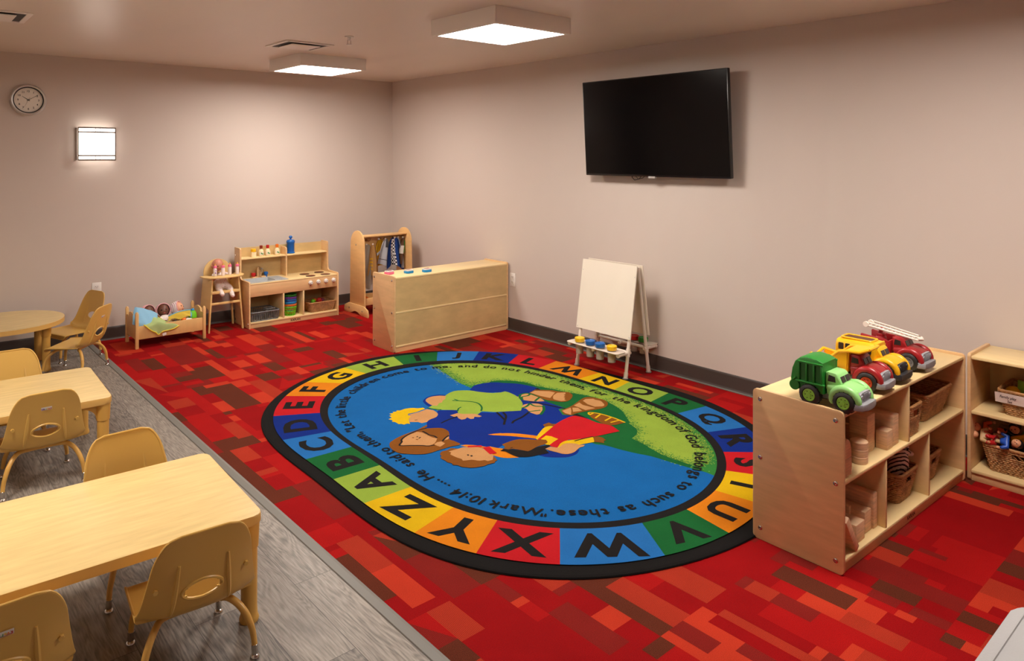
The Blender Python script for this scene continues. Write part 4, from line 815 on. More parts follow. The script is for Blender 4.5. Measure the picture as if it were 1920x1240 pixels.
# costumes
def garment(x, y, ztop, h_, wt, wb, m_, label, rot=0.0, trims=(), kind='child costume vest', seed=0, dpt=.05):
    rg = random.Random(seed)
    t = thing('costume', label, 'costume', (x, y, ztop), rot, 'dress up costumes on the rack hooks')
    ph = [rg.uniform(0, 6.28) for _ in range(4)]
    def f(u, v):
        k = v ** .55; w_ = (wt + (wb - wt) * k) * 1.35; sway = .012 * math.sin(3 * v + ph[0])
        xx = (u - .5) * w_ + sway; yy = dpt * (.25 + .75 * k) * (.5 * math.sin(u * 9 + ph[1]) + .3 * math.sin(u * 17 + v * 2 + ph[2]))
        zz = -h_ * v * (1 - .1 * math.sin(u * 5 + ph[3])) - (.03 * abs(u - .5) * (1 - v))
        return (xx, yy, zz)
    mb = MB(); mb.grid(f, 24, 18)
    fr = mb.bm.faces[:]
    ret = bmesh.ops.solidify(mb.bm, geom=fr, thickness=.004)
    mats_ = [m_]
    o = mb.build('cloth', mats_, t)
    for nm, m2, u0, u1, v0, v1 in trims:
        q = MB(); q.grid(lambda u, v: tuple(Vector(f(u0 + (u1 - u0) * u, v0 + (v1 - v0) * v)) + Vector((0, -.006, 0))), 8, 10)
        q.build(nm, m2, o)
    MB().ell((0, .0, -.004), (.012, .006, .01), 10, 6).build('hanging_loop', WHITE, t)
    return t
CHK = bpy.data.materials.new('checker_cloth'); CHK.use_nodes = True
_n = CHK.node_tree; _c = _n.nodes.new('ShaderNodeTexChecker'); _c.inputs['Scale'].default_value = 55; _c.inputs['Color1'].default_value = (.9, .9, .9, 1); _c.inputs['Color2'].default_value = (.01, .01, .01, 1)
_t = _n.nodes.new('ShaderNodeTexCoord'); _n.links.new(_t.outputs['Object'], _c.inputs[0]); _n.links.new(_c.outputs[0], _n.nodes['Principled BSDF'].inputs['Base Color'])
CW = mat('cloth_silver', (196, 198, 204), .6); CT_ = mat('cloth_tan', (206, 160, 96), .8); CB = mat('cloth_brown', (120, 82, 54), .8); CBL = mat('cloth_blue', (24, 74, 160), .7); CY_ = mat('cloth_yellow', (232, 186, 30), .7); CK = mat('cloth_black', (34, 32, 34), .7); CGY = mat('cloth_beige', (196, 186, 172), .8)
GX, GY = -.75, -.52
garment(GX + .11, GY + .0, .70, .42, .05, .14, CGY, 'beige costume vest leftmost on the rack', 0, (), seed=1)
garment(GX + .165, GY - .035, .70, .34, .03, .12, CT_, 'tan costume vest with yellow stripes and dark collar', .2, (('stripe', CY_, .1, .4, .45, .5), ('stripe', CY_, .1, .4, .56, .61), ('stripe', CY_, .1, .4, .67, .72), ('stripe', CY_, .1, .4, .78, .83), ('collar', CB, .6, .8, 0, .6)), seed=2)
garment(GX + .255, GY + .0, .745, .3, .03, .12, CY_, 'yellow costume jacket hanging on the middle hook', -.2, (('band', CW, .2, .8, .45, .55),), seed=3)
garment(GX + .31, GY - .04, .745, .28, .03, .17, CW, 'silver grey costume vest with black collar on the middle hook', .35, (('collar', CK, .35, .65, .0, .32), ('seam', CK, .1, .95, .78, .8)), seed=4)
garment(GX + .43, GY - .03, .75, .32, .07, .17, CBL, 'blue racing costume with black and white checkered front', .0, (('checker_panel', CHK, .28, .56, .03, 1.0),), seed=5)
garment(GX + .485, GY - .01, .75, .3, .03, .13, CW, 'pale grey costume shirt beside the checkered one', -.15, (), seed=6)
garment(GX + .53, GY - .03, .745, .31, .03, .1, CB, 'brown costume vest with beige and green bits, rightmost on the rack', .1, (('panel', CGY, .1, .5, .3, .6), ('strap', GREEN, .6, .8, .1, .5)), seed=7)
t = thing('toy_shoe', 'pair piece of orange and checkered toy footwear in the rack tray', 'toy', (GX + .09, GY - .05, .1125)); 
MB().prism([(-.05, 0), (.05, 0), (.05, .02), (.02, .035), (-.02, .07), (-.05, .07)], -.02, .02, ax='y', bev=.006).build('upper', ORNG, t); MB().bb(-.052, .052, -.022, .022, 0, .008, .002).build('sole', CHK, t)
t['label'] = 'orange toy shoe with checkered sole in the bottom tray of the rack'
# timers on the divider cabinet
def timer(x, y, m_, label, rz):
    t = thing('magnetic_timer', label, 'timer', (x, y, .6105), rz, 'small square gadgets on the divider cabinet')
    MB().prism(rrect(-.036, .036, -.028, .028, .01), 0, .02, bev=.004).build('case', m_, t)
    f = MB().prism(rrect(-.034, .034, -.026, .026, .009), .02, .029, bev=.003).build('cover', WHITE, t)
    MB().bb(-.024, .024, .002, .016, .0288, .0302, .001).build('display', mat('lcd', (70, 66, 62), .4), f)
    MB().cyl((.0, -.012, .0288), (.0, -.012, .032), .004, seg=10).cyl((.014, -.012, .0288), (.014, -.012, .032), .004, seg=10).cyl((-.014, -.012, .0288), (-.014, -.012, .032), .004, seg=10).build('buttons', RED, f)
timer(-1.175, -1.80, PINK, 'pink and white square gadget at the left end of the divider cabinet', .2)
timer(-1.02, -1.86, mat('cyan_plastic', (20, 140, 205), .35), 'blue and white square gadget in the middle of the three on the divider', .05)
timer(-.865, -1.905, MATS['cyan_plastic'], 'blue and white square gadget rightmost of the three on the divider', -.05)
# ================================================================ EASEL
t = thing('easel', 'white two sided painting easel with paint cup trays by the right wall', 'easel', (-.235, -3.42, 0))
PVC = mat('pvc_white', (226, 214, 202), .3); BRD = mat('easel_board', (232, 222, 206), .3)
for s in (-1, 1):
    for f in (-1, 1):
        foot = (f * .133, s * .235, 0); top = (f * .012, s * .235, .79)
        def at(z_, dx=0): k = z_ / .79; return (foot[0] + (top[0] - foot[0]) * k + dx, s * .235, z_)
        p = MB().cyl(at(.0), at(.79), .0125, seg=14).cyl(at(.012), at(.05), .0155, seg=14).cyl(at(.16), at(.215), .0165, seg=14).build('leg', PVC, t)
        MB().cyl((foot[0], foot[1], 0), (foot[0], foot[1], .012), .021, seg=16, bev=.003).build('foot_cap', mat('cap_grey', (150, 140, 130), .4), p)
for f in (-1, 1):
    # boards lie against the legs
    off = .02
    b0 = Vector((f * (.133 - .121 * .285 / .79 + off), 0, .285)); b1 = Vector((f * (.133 - .121 * .80 / .79 + off), 0, .803))
    n = Vector((b1.z - b0.z, 0, -(b1.x - b0.x))).normalized() * .0035
    mb = MB(); hw = .262
    ring_ = lambda p: [tuple(p + n + Vector((0, -hw, 0))), tuple(p - n + Vector((0, -hw, 0))), tuple(p - n + Vector((0, hw, 0))), tuple(p + n + Vector((0, hw, 0)))]
    mb.rings([ring_(b0), ring_(b1)]); bd = mb.build('board', BRD, t, smooth=False)
    mb = MB()
    for y in (-.25, .25):
        for k in (.03, .85): q = b0.lerp(b1, k); mb.ell((q.x + f * .004, y, q.z), (.003, .004, .004), 8, 6)
    mb.build('screws', SILV, bd)
    x = f * .1
    MB().cyl((f * .105, -.235, .19), (f * .105, .235, .19), .0115, seg=12).cyl((f * .105, -.02, .19), (f * .105, .02, .19), .015, seg=12).build('cross_bar', PVC, t)
    for y in (-.235, 0, .235):
        MB().cyl((f * .08, y, .185), (f * .215, y, .185), .0125, seg=12).cyl((f * .205, y, .185), (f * .22, y, .185), .0155, seg=14).build('tray_arm', PVC, t)
    tr = rrect(.135, .245, -.25, .25, .03, 4) if f > 0 else rrect(-.245, -.135, -.25, .25, .03, 4)
    MB().prism(tr, .198, .203, bev=.001).build('paint_tray', PVC, t)
CLR = mat('clear_plastic', (235, 225, 215), .25, trans=.75, spec=.4)
EX, EY = -.235, -3.42
def cup(dx, dy, m_, label, fill=None):
    t = thing('paint_cup', label, 'paint cup', (EX + dx, EY + dy, 0), 0, 'paint cups in the easel trays')
    MB().lathe([(0, .125), (.028, .125), (.031, .21), (.031, .222), (.0295, .222), (.0275, .128), (0, .128)], seg=28).build('cup', CLR, t)
    MB().lathe([(0, .214), (.0345, .212), (.036, .214), (.036, .226), (.0375, .23), (.0375, .24), (.034, .243), (.03, .238), (0, .238)], seg=30).build('lid', m_, t)
    if fill: MB().lathe([(0, .135), (.018, .14), (.026, .16), (.026, .19), (.015, .207), (0, .209)], seg=24).build('paint', fill, t)
cup(-.2, .145, YEL, 'clear paint cup with a yellow lid at the left end of the easel tray')
cup(-.205, .035, BLUE, 'clear paint cup with a blue lid beside the left yellow one')
cup(-.205, -.06, BLUE, 'clear paint cup with a blue lid beside the cup of yellow paint')
cup(-.2, -.165, YEL, 'paint cup filled with yellow paint under a yellow lid', YEL)
cup(.16, -.165, GREEN, 'paint cup with a green lid on the wall side of the easel')
cup(.16, -.08, RED, 'paint cup with a red lid on the wall side of the easel')
# ================================================================ TABLES
def tleg(t, x, y, z, dx, dy):
    mb = MB(); mb.lathe([(0, 0), (.031, 0), (.033, .008), (.031, .016), (.0285, .022), (.027, .05), (.0275, z - .09), (.0275, z - .085), (.031, z - .083), (.033, z - .04), (.035, z), (0, z)], (x, y, 0), 24)
    for ax, ay in ((dx, 0), (0, dy)):
        if not (ax or ay): continue
        pr = [(0, z), (.12, z), (.12, z - .01)] + [(.12 - .088 * math.sin(R(a)), z - .01 - .062 * (1 - math.cos(R(a)))) for a in range(10, 91, 10)] + [(0, z - .075)]
        if ax: mb.prism([(x + ax * u, v) for u, v in pr], y - .012, y + .012, ax='y')
        else: mb.prism([(y + ay * u, v) for u, v in pr], x - .012, x + .012, ax='x')
    return mb.build('leg', TANLEG, t)
def ttop(t, outline, z0, z1, r=.006):
    MB().prism(outline, z0, z1 - .0012, bev=r).build('edge_band', TEDGE, t)
    MB().flat([(x * .9965, y * .994) for x, y in outline], z1 - .0008).build('tabletop', TTOP, t, norm=False, smooth=False)
def rect_table(cx, cy, rz, hl, hw, label):
    t = thing('classroom_table', label, 'table', (cx, cy, 0), rz, 'low maple classroom tables'); z = .372
    ttop(t, rrect(-hl, hl, -hw, hw, .035, 6), z - .034, z)
    for sx in (-1, 1):
        for sy in (-1, 1): tleg(t, sx * (hl - .038), sy * (hw - .038), z - .034, -sx, -sy)
    return t
rect_table(-4.008, -4.205, R(-2.4), .61, .325, 'nearest rectangular maple classroom table, at the lower left')
rect_table(-4.110, -2.535, R(-2.2), .61, .337, 'second rectangular maple classroom table, beyond the nearest one')
t = thing('classroom_table', 'round ended maple classroom table against the back wall', 'table', (-4.05, -.52, 0), 0, 'low maple classroom tables')
ol = [(.335 + .385 * math.cos(R(a)), .385 * math.sin(R(a))) for a in range(-90, 91, 6)] + [(-.335 + .385 * math.cos(R(a)), .385 * math.sin(R(a))) for a in range(90, 271, 6)]
ttop(t, ol, .338, .372)
for sx in (-1, 1):
    for sy in (-1, 1): tleg(t, sx * .575, sy * .18, .338, -sx, -sy)
# ================================================================ CHAIRS
PROF = [(.132, .178), (.127, .196), (.11, .207), (.03, .205), (-.06, .202), (-.115, .205), (-.15, .222), (-.172, .262), (-.189, .33), (-.207, .41), (-.225, .487)]
HW = [.150, .157, .161, .164, .167, .170, .171, .163, .151, .138, .124]
def cat(P, t):
    n = len(P) - 1; f = min(max(t, 0), 1) * n; i = min(int(f), n - 1); u = f - i
    a = P[max(i - 1, 0)]; b = P[i]; c = P[i + 1]; d = P[min(i + 2, n)]
    g = lambda a, b, c, d: .5 * (2 * b + (c - a) * u + (2 * a - 5 * b + 4 * c - d) * u * u + (3 * b - a - 3 * c + d) * u ** 3)
    return tuple(g(*q) for q in zip(a, b, c, d)) if isinstance(b, tuple) else g(a, b, c, d)
def shell_pt(s, v, off=0.0):   # s -1..1 across, v 0..1 from the seat front to the back top
    y, z = cat(PROF, v); y2, z2 = cat(PROF, min(v + .01, 1)); y1, z1 = cat(PROF, max(v - .01, 0))
    ty, tz = y2 - y1, z2 - z1; l = math.hypot(ty, tz) or 1; ny, nz = -tz / l, ty / l     # normal on the sitter's side
    if nz < 0 and v < .5: ny, nz = -ny, -nz
    hw = cat(HW, v)
    # round the four outer corners
    for edge, rad in ((v * .62, .055), ((1 - v) * .62, .075)):
        e = edge
        if e < rad: hw -= rad * .75 * (1 - math.sqrt(max(0, 1 - ((rad - e) / rad) ** 2)))
    x = s * hw
    k = abs(s) ** 2.6
    if v < .5: curl = .012 * k
    else: curl = .03 * k
    c = curl * math.sin(math.pi * min(max((v - .2) / .8, 0), 1)) if v > .2 else 0
    sgn = 1
    ny_, nz_ = (-tz / l, ty / l)
    # sitter's side normal: up on the seat, forward on the back
    if v < .45 and nz_ < 0: ny_, nz_ = -ny_, -nz_
    if v >= .45 and ny_ < 0: ny_, nz_ = -ny_, -nz_
    return (x, y + ny_ * (c - off), z + nz_ * (c - off))
def make_chair(label):
    t = thing('classroom_chair', label, 'chair', (0, 0, 0), 0, 'small tan plastic chairs')
    vh, hv, hs = .755, .045, .38
    mb = MB(); nu, nv = 44, 96
    def warp(u, v): return u * 2 - 1, v
    def fn(u, v): return shell_pt(u * 2 - 1, v)
    mb.grid(fn, nu, nv, skip=lambda u, v: ((u * 2 - 1) / hs) ** 2 + ((v - vh) / hv) ** 2 < 1 - .35 * abs((u * 2 - 1) / hs))
    bmesh.ops.recalc_face_normals(mb.bm, faces=mb.bm.faces)
    bmesh.ops.solidify(mb.bm, geom=mb.bm.faces[:], thickness=.0045)
    sh = mb.build('seat_shell', PLAST, t, ang=1.2)
    # rolled rim all round
    n = 60; P = [shell_pt(1, i / n) for i in range(n + 1)] + [shell_pt(1 - 2 * i / 20, 1) for i in range(1, 21)] + [shell_pt(-1, 1 - i / n) for i in range(1, n + 1)] + [shell_pt(-1 + 2 * i / 20, 0) for i in range(1, 20)]
    MB().tube(P, .0042, 7, closed=True).build('rim', PLAST, sh)
    # raised lip round the hand hold
    q = []
    for i in range(40):
        a = 2 * math.pi * i / 40; cs, sn = math.cos(a), math.sin(a)
        q.append(shell_pt(hs * cs, vh + hv * sn * (1 - .12 * abs(cs)), .004))
    MB().tube(q, .0048, 7, closed=True).build('hand_hold_lip', PLAST, sh)
    for s in (-.5, .5):
        P = [shell_pt(s, .56 + .32 * i / 12, .004) for i in range(13)]
        MB().tube(P, [.0015 + .0065 * math.sin(math.pi * (1 - i / 13) ** .8) for i in range(13)], 7).build('rib', PLAST, sh)
    for s in (-.86, .86):
        p = Vector(shell_pt(s, .79, .002)); MB().cyl(p, p + Vector((0, -.01, -.001)), .0085, .0075, seg=6).build('bolt_cap', PLAST, sh)
    for f, yf, xf, ys in ((1, .15, .14, .045), (-1, -.155, .168, -.085)):
        for s in (-1, 1):
            path = [(s * xf, yf, .028), (s * xf * .975, yf * .97, .07), (s * (xf - .012), yf * .9 + ys * .1, .105), (s * (xf - .027), yf * .72 + ys * .28, .145), (s * (xf - .05), yf * .38 + ys * .62, .175), (s * (xf - .078), ys, .186), (s * .03, ys, .19), (0, ys, .19)]
            pts = [tuple(cat([tuple(map(float, p)) for p in path], i / 24)) for i in range(25)]
            lg = MB().tube(pts, [.0088 + .0022 * min(1, i / 9) for i in range(25)], 10).build('leg', TANMET, t)
            MB().cyl((s * xf, yf, .012), (s * xf * .99, yf * .99, .042), .0105, seg=14, bev=.001).lathe([(0, 0), (.0135, 0), (.015, .003), (.013, .009), (.006, .014), (.005, .02), (0, .02)], (s * xf, yf, 0), 18).build('chrome_glide', CHROME, lg)
    return t, sh
CH, _ = make_chair('tan chair at the near table, second from the left edge, its back to the camera')
def sticker(t, wt=True):
    sh = [c for c in t.children if c.name.startswith('seat_shell')][0]
    p = Vector(shell_pt(0.0, .93, .006)); p2 = Vector(shell_pt(0, .90, .006)); up = (p - p2).normalized(); nrm = Vector((0, -up.z, up.y)); 
    def B(x, w): return tuple(p2 + Vector((-x, 0, 0)) + up * w + nrm * .001)
    hw, hh = .022, .008
    q = MB(); q._add([B(-hw, -hh), B(hw, -hh), B(hw, hh), B(-hw, hh)], [(0, 1, 2, 3)]); st = q.build('sticker', WHITE, sh, smooth=False)
    cols_ = [RED, ORNG, YEL, GREEN, BLUE, mat('purple', (120, 60, 170), .4)]; q = MB()
    for i, ch in enumerate('KAPLAN'):
        V, F, wd, hy = text_geo(ch, .0115, .0003); x0 = -.0165 + i * .0066
        q._add([tuple(Vector(B(x0 + v[0] * .9, v[1] - .0025)) + nrm * .0006) for v in V], F, i)
    q._add([tuple(Vector(B(a, b)) + nrm * .0006) for a, b in ((-.0205, -.0065), (.0205, -.0065), (.0205, -.0052), (-.0205, -.0052))], [(0, 1, 2, 3)], 0)
    q.build('maker_lettering', cols_, st, norm=False, smooth=False)
CH.location = (-3.662, -4.542, 0); CH.rotation_euler.z = R(-4)
def place(x, y, rz, label, st=False):
    c = dup(CH, (x, y, 0), R(rz), label)
    if st: sticker(c)
    return c
place(-4.185, -4.58, 1, 'tan chair in the bottom left corner with a maker sticker, its back to the camera', True)
place(-3.815, -2.785, -1, 'tan chair with sticker pushed in at the near side of the second table', True)
place(-3.668, -4.0, 181, 'tan chair on the far side of the near table, facing the camera')
place(-3.86, -2.25, 179, 'tan chair on the far side of the second table, only its back top showing')
place(-3.32, -.86, 50, 'tan chair pulled out from the round ended table, seen from the side', True)
place(-3.269, -.39, 110, 'tan chair against the back wall below the outlet, behind the pulled out one')
# grey plastic table in the near right corner
t = thing('plastic_table', 'light grey pebbled plastic table corner cut off at the bottom right', 'table', (-2.62, -6.768, 0))
GP = mat('grey_pebbled', (178, 180, 182), .4, bump=.35, nscale=220)
ol = rrect(-.36, .36, -.33, .33, .07, 8)
mb = MB(); mb.prism(ol, .475, .497, bev=.006); mb.tube([(x, y, .496) for x, y in rrect(-.335, .335, -.305, .305, .05, 6)], .0035, 6, closed=True); mb.build('tabletop', GP, t)
for sx in (-1, 1):
    for sy in (-1, 1): MB().cyl((sx * .29, sy * .26, 0), (sx * .29, sy * .26, .476), .02, .024, bev=.002).build('leg', GP, t)
# ================================================================ DOLL BED
t = thing('doll_bed', 'maple doll bed with scalloped ends by the back wall', 'doll bed', (-2.53, -.35, 0))
BEDW = mat('bed_maple', (222, 180, 118), .42, noise=.07, nscale=5, stretch=(6, 1, 1))
for sx in (-1, 1):
    for sy in (-1, 1):
        x, y = sx * .272, sy * .155; ht = .305 if sx < 0 else .285
        MB().bb(x - .0125, x + .0125, y - .0125, y + .0125, 0, ht - .012, .003).cyl((x, y, ht - .014), (x, y, ht), .0125, .009, seg=12, bev=.002).build('post', BEDW, t)
    x = sx * .272; zt = .262 if sx < 0 else .245
    top = [(-.142 + .284 * i / 24, zt - .018 + .04 * math.sin(math.pi * i / 24) * (1 if 5 < i < 19 else .2) - (.012 if i in (5, 19) else 0)) for i in range(25)]
    MB().prism([(-.142, .075), (.142, .075)] + top[::-1], x - .007, x + .007, ax='x', bev=.002).build('headboard' if sx < 0 else 'footboard', BEDW, t)
for sy in (-1, 1): MB().bb(-.26, .26, sy * .155 - .007, sy * .155 + .007, .077, .186, .003).build('side_rail', BEDW, t)
MB().bb(-.264, .264, -.147, .147, .08, .09).build('base', BEDW, t)
MB().prism(rrect(-.258, .258, -.142, .142, .02), .091, .13, bev=.01).build('mattress', mat('mattress_blue', (120, 178, 190), .8), t)
BX, BY = -2.53, -.35
SKD = mat('doll_skin_dark', (104, 62, 46), .45); SKL = mat('doll_skin_light', (222, 160, 124), .42); SKT = mat('doll_skin_face', (196, 128, 104), .42)
LAV = mat('bonnet_lavender', (206, 176, 196), .8); PKB = mat('bonnet_pink', (232, 170, 176), .8)
def stripe_cloth(name, c1, c2, sc_, wave='BANDS'):
    m = bpy.data.materials.new(name); m.use_nodes = True; n = m.node_tree; b = n.nodes['Principled BSDF']; b.inputs['Roughness'].default_value = .85
    tc = n.nodes.new('ShaderNodeTexCoord'); w = n.nodes.new('ShaderNodeTexWave') if wave == 'BANDS' else n.nodes.new('ShaderNodeTexVoronoi')
    w.inputs['Scale'].default_value = sc_; n.links.new(tc.outputs['Object'], w.inputs['Vector'])
    r_ = n.nodes.new('ShaderNodeValToRGB'); r_.color_ramp.elements[0].color = srgb(c2); r_.color_ramp.elements[1].color = srgb(c1); r_.color_ramp.elements[0].position = .18 if wave != 'BANDS' else .3; r_.color_ramp.elements[1].position = .28 if wave != 'BANDS' else .55
    n.links.new(w.outputs['Distance' if wave != 'BANDS' else 'Fac'], r_.inputs[0]); n.links.new(r_.outputs[0], b.inputs['Base Color']); return m
PRINT = stripe_cloth('doll_print', (238, 226, 220), (214, 150, 150), 60, 'V')
STRB = stripe_cloth('bonnet_stripe', (238, 226, 220), (178, 150, 170), 26)
LIP = mat('doll_lip', (176, 70, 66), .4)
def doll_head(t, c, r, skin, bonnet=None, face=(0, -1, 0), up=(0, 0, 1), name='head'):
    F = Vector(face).normalized(); U = Vector(up); U = (U - F * U.dot(F)).normalized(); S = F.cross(U)
    M = Matrix(((S.x, F.x, U.x, c[0]), (S.y, F.y, U.y, c[1]), (S.z, F.z, U.z, c[2]), (0, 0, 0, 1)))
    mb = MB(); seg, rg = 28, 18
    rs = []
    for i in range(rg + 1):
        a = -math.pi / 2 + math.pi * i / rg; ring_ = []
        for k in range(seg):
            b = 2 * math.pi * k / seg; x = math.cos(a) * math.cos(b); y = math.cos(a) * math.sin(b); z = math.sin(a)
            w_ = r * (1.0 if z > 0 else 1 - .12 * z * z); cheek = .08 * r * math.exp(-((abs(x) - .5) ** 2 + (z + .35) ** 2) / .06) * max(0, y)
            nose = .16 * r * math.exp(-(x * x / .012 + (z + .12) ** 2 / .012)) * max(0, y) * (math.cos(a))
            sock = -.05 * r * math.exp(-((abs(x) - .36) ** 2 / .02 + (z - .08) ** 2 / .012)) * max(0, y)
            mouth = .05 * r * math.exp(-(x * x / .04 + (z + .42) ** 2 / .01)) * max(0, y)
            q = 1 + (cheek + nose + sock + mouth) / r
            ring_.append((x * r * .92 * (1 + cheek / r), y * r * (1.02 if y < 0 else .96) * q, z * r * (1.08 if z > 0 else .98)))
        rs.append(ring_)
    mb.rings(rs, 0, True, True, M)
    for s in (-1, 1): mb.ell((s * r * .92, -.08 * r, -.08 * r), (.12 * r, .16 * r, .24 * r), 10, 8, 0, M)
    h = mb.build(name, skin, t)
    mb = MB()
    for s in (-1, 1): mb.ell((s * .33 * r, .86 * r, .07 * r), (.12 * r, .07 * r, .085 * r), 10, 6, 0, M)
    mb.build('eyes', mat('doll_eye', (40, 26, 22), .2), h)
    MB().ell((0, .87 * r, -.43 * r), (.2 * r, .08 * r, .075 * r), 12, 6, 0, M).build('lips', LIP, h)
    if bonnet:
        mb = MB(); rs = []
        for i in range(13):
            a = R(-62 + 150 * i / 12)   # from the front brim round to the back
            ring_ = []
            yy = math.cos(R(66 + 114 * i / 12)); rr_ = math.sin(R(66 + 114 * i / 12))
            for k in range(24):
                b = 2 * math.pi * k / 24; sc_ = 1.13
                ring_.append((rr_ * math.cos(b) * r * sc_, yy * r * 1.1, rr_ * math.sin(b) * r * sc_ * 1.05 + .02 * r))
            rs.append(ring_)
        mb.rings(rs, 0, False, True, M); bn = mb.build('bonnet', bonnet, t)
        rr_ = math.sin(R(66)); yy = math.cos(R(66))
        MB().tube([(rr_ * math.cos(R(b)) * r * 1.13, yy * r * 1.1, rr_ * math.sin(R(b)) * r * 1.19 + .02 * r) for b in range(0, 360, 15)], .07 * r, 6, closed=True, M=M).build('bonnet_brim', PKB, bn)
    return h
def hand_part(t, p, d, skin, s=1.0, parent=None):
    D = Vector(d).normalized(); A = D.orthogonal().normalized(); p = Vector(p)
    V = [p, p + D * .012 * s]; E = [(0, 1)]; rad = [.008 * s, .0085 * s]
    for k, o in enumerate((-.0075, -.0025, .0025, .0075)):
        b = p + D * .019 * s + A * o * s; e = b + D * (.010 + (.002 if 0 < k < 3 else 0)) * s; V += [b, e]; E += [(1, len(V) - 2), (len(V) - 2, len(V) - 1)]; rad += [.0032 * s, .0028 * s]
    V += [p + A * .012 * s + D * .008 * s, p + A * .017 * s + D * .014 * s]; E += [(0, len(V) - 2), (len(V) - 2, len(V) - 1)]; rad += [.0034 * s, .003 * s]
    return skin_body('hand', [tuple(v) for v in V], E, rad, skin, parent or t, sub=1)
# dolls lying propped against the wall side of the bed
def bed_doll(x, label, skin, bonnet, cloth, face, lean, hand=True):
    t = thing('baby_doll', label, 'doll', (x, BY, .13), 0, 'baby dolls lying in the doll bed')
    hz = .115; hy = .085
    V = [(0, -.02, .028), (0, .03, .05), (0, .07, .075), (-.05, .0, .06), (-.035, -.06, .055), (.05, .0, .06), (.045, -.055, .05), (-.03, -.08, .03), (.03, -.08, .03)]
    E = [(0, 1), (1, 2), (1, 3), (3, 4), (1, 5), (5, 6), (0, 7), (0, 8)]
    skin_body('outfit', V, E, [.032, .034, .018, .015, .011, .015, .011, .018, .018], cloth, t)
    doll_head(t, (lean, hy, hz), .054, skin, bonnet, face, (lean * 4, .5, 1))
    if hand:
        hand_part(t, (-.032, -.062, .055), (.3, -1, -.1), skin, 1.0); hand_part(t, (.046, -.058, .05), (-.2, -1, -.2), skin, 1.0)
    return t
bed_doll(BX - .115, 'dark skinned baby doll with pink bonnet beside the blue pillow, under the green blanket', SKD, PKB, mat('doll_green', (176, 214, 70), .85), (.25, -.9, .25), -.01, False)
bed_doll(BX - .0, 'dark skinned baby doll in the middle of the bed wearing a lavender bonnet', SKD, LAV, PRINT, (-.1, -1, .2), .0)
bed_doll(BX + .11, 'light skinned baby doll in striped bonnet looking right, rightmost in the bed', SKL, STRB, PRINT, (.75, -.6, .35), .01)
# pillow
t = thing('doll_pillow', 'light blue pillow leaning at the head of the doll bed', 'pillow', (BX - .185, BY - .07, .225), 0)
mb = MB(); PM = Matrix.Rotation(R(24), 4, 'Y') @ Matrix.Rotation(R(42), 4, 'X')
def pil(s):
    def f(u, v):
        a, b = u * 2 - 1, v * 2 - 1; th_ = .03 * (max(0, (1 - a ** 4) * (1 - b ** 4))) ** .5
        sh_ = 1 - .05 * (1 - abs(a)) * abs(b) - .05 * (1 - abs(b)) * abs(a)
        return tuple(PM @ Vector((a * .105 * (1 - .06 * b * b), b * .1 * (1 - .06 * a * a), s * th_ + .002 * math.sin(a * 9 + b * 5))))
    return f
mb.grid(pil(1), 18, 18); mb.grid(pil(-1), 18, 18); bmesh.ops.remove_doubles(mb.bm, verts=mb.bm.verts, dist=.0022)
mb.build('cushion', mat('pillow_blue', (132, 184, 216), .8), t)
# green blanket draped over the rail
t = thing('doll_blanket', 'lime green blanket with yellow trim draped over the doll bed rail', 'blanket', (BX, BY, 0))
BLK = mat('blanket_green', (216, 236, 168), .9, sheen=.2); YT = mat('blanket_trim', (240, 214, 60), .8)
path = [(-.145, .085, .262), (-.14, .04, .262), (-.12, -.02, .245), (-.1, -.08, .222), (-.085, -.13, .203), (-.075, -.163, .195), (-.075, -.172, .17), (-.08, -.174, .13), (-.085, -.175, .10)]
wL = [.05, .07, .09, .11, .13, .135, .12, .085, .05]; wR = [.05, .06, .07, .085, .11, .13, .12, .085, .01]
def blk(u, v):
    c = cat(path, v); l = cat([float(q) for q in wL], v); r_ = cat([float(q) for q in wR], v); x = -l + (l + r_) * u
    hang = max(0, (v - .6) / .4)
    z_ = c[2] + .006 * math.sin(u * 13 + v * 4) * (1 - hang) + (-.03 * (u - .35) ** 2 * 4 * (1 - hang)) + hang * (.045 * max(0, u - .4) ** 1.2 + .05 * max(0, .35 - u) * 1.5)
    return (c[0] + x, c[1] - .004 - .003 * math.sin(u * 16) * hang - .002, z_)
mb = MB(); mb.grid(blk, 30, 34); bmesh.ops.solidify(mb.bm, geom=mb.bm.faces[:], thickness=.004); bo = mb.build('cloth', BLK, t)
ed = [blk(0, i / 20) for i in range(21)] + [blk(i / 14, 1) for i in range(1, 15)] + [blk(1, 1 - i / 20) for i in range(1, 21)] + [blk(1 - i / 14, 0) for i in range(1, 14)]
MB().tube(ed, .0042, 6, closed=True).build('trim', YT, bo)
MB().box((-.03, -.181, .112), (.03, .001, .02), 0, 0, Matrix.Rotation(R(-18), 4, 'Y')).build('care_tag', WHITE, bo)
t = thing('doll_blanket', 'yellow blanket with light blue edge folded beside the striped bonnet doll', 'blanket', (BX + .115, BY - .05, .0))
def blk2(u, v): return (-.13 + .19 * u + .02 * v, -.07 + .07 * v - .0 * u, .185 + .03 * v + .018 * math.sin(u * 2.6) + .012 * math.sin(u * 9 + v * 5) * (1 - v) + .02 * u * v)
mb = MB(); mb.grid(blk2, 24, 14); bmesh.ops.solidify(mb.bm, geom=mb.bm.faces[:], thickness=.01); bo = mb.build('cloth', mat('blanket_yellow', (240, 214, 90), .9), t)
MB().tube([blk2(i / 20, 1) for i in range(21)] + [blk2(1, 1 - i / 10) for i in range(1, 11)], .006, 6).build('trim', mat('blanket_blue', (110, 176, 206), .85), bo)
t = thing('soft_toy', 'orange and green toy with blue tip at the foot of the doll bed', 'toy', (BX + .205, BY - .06, .128))
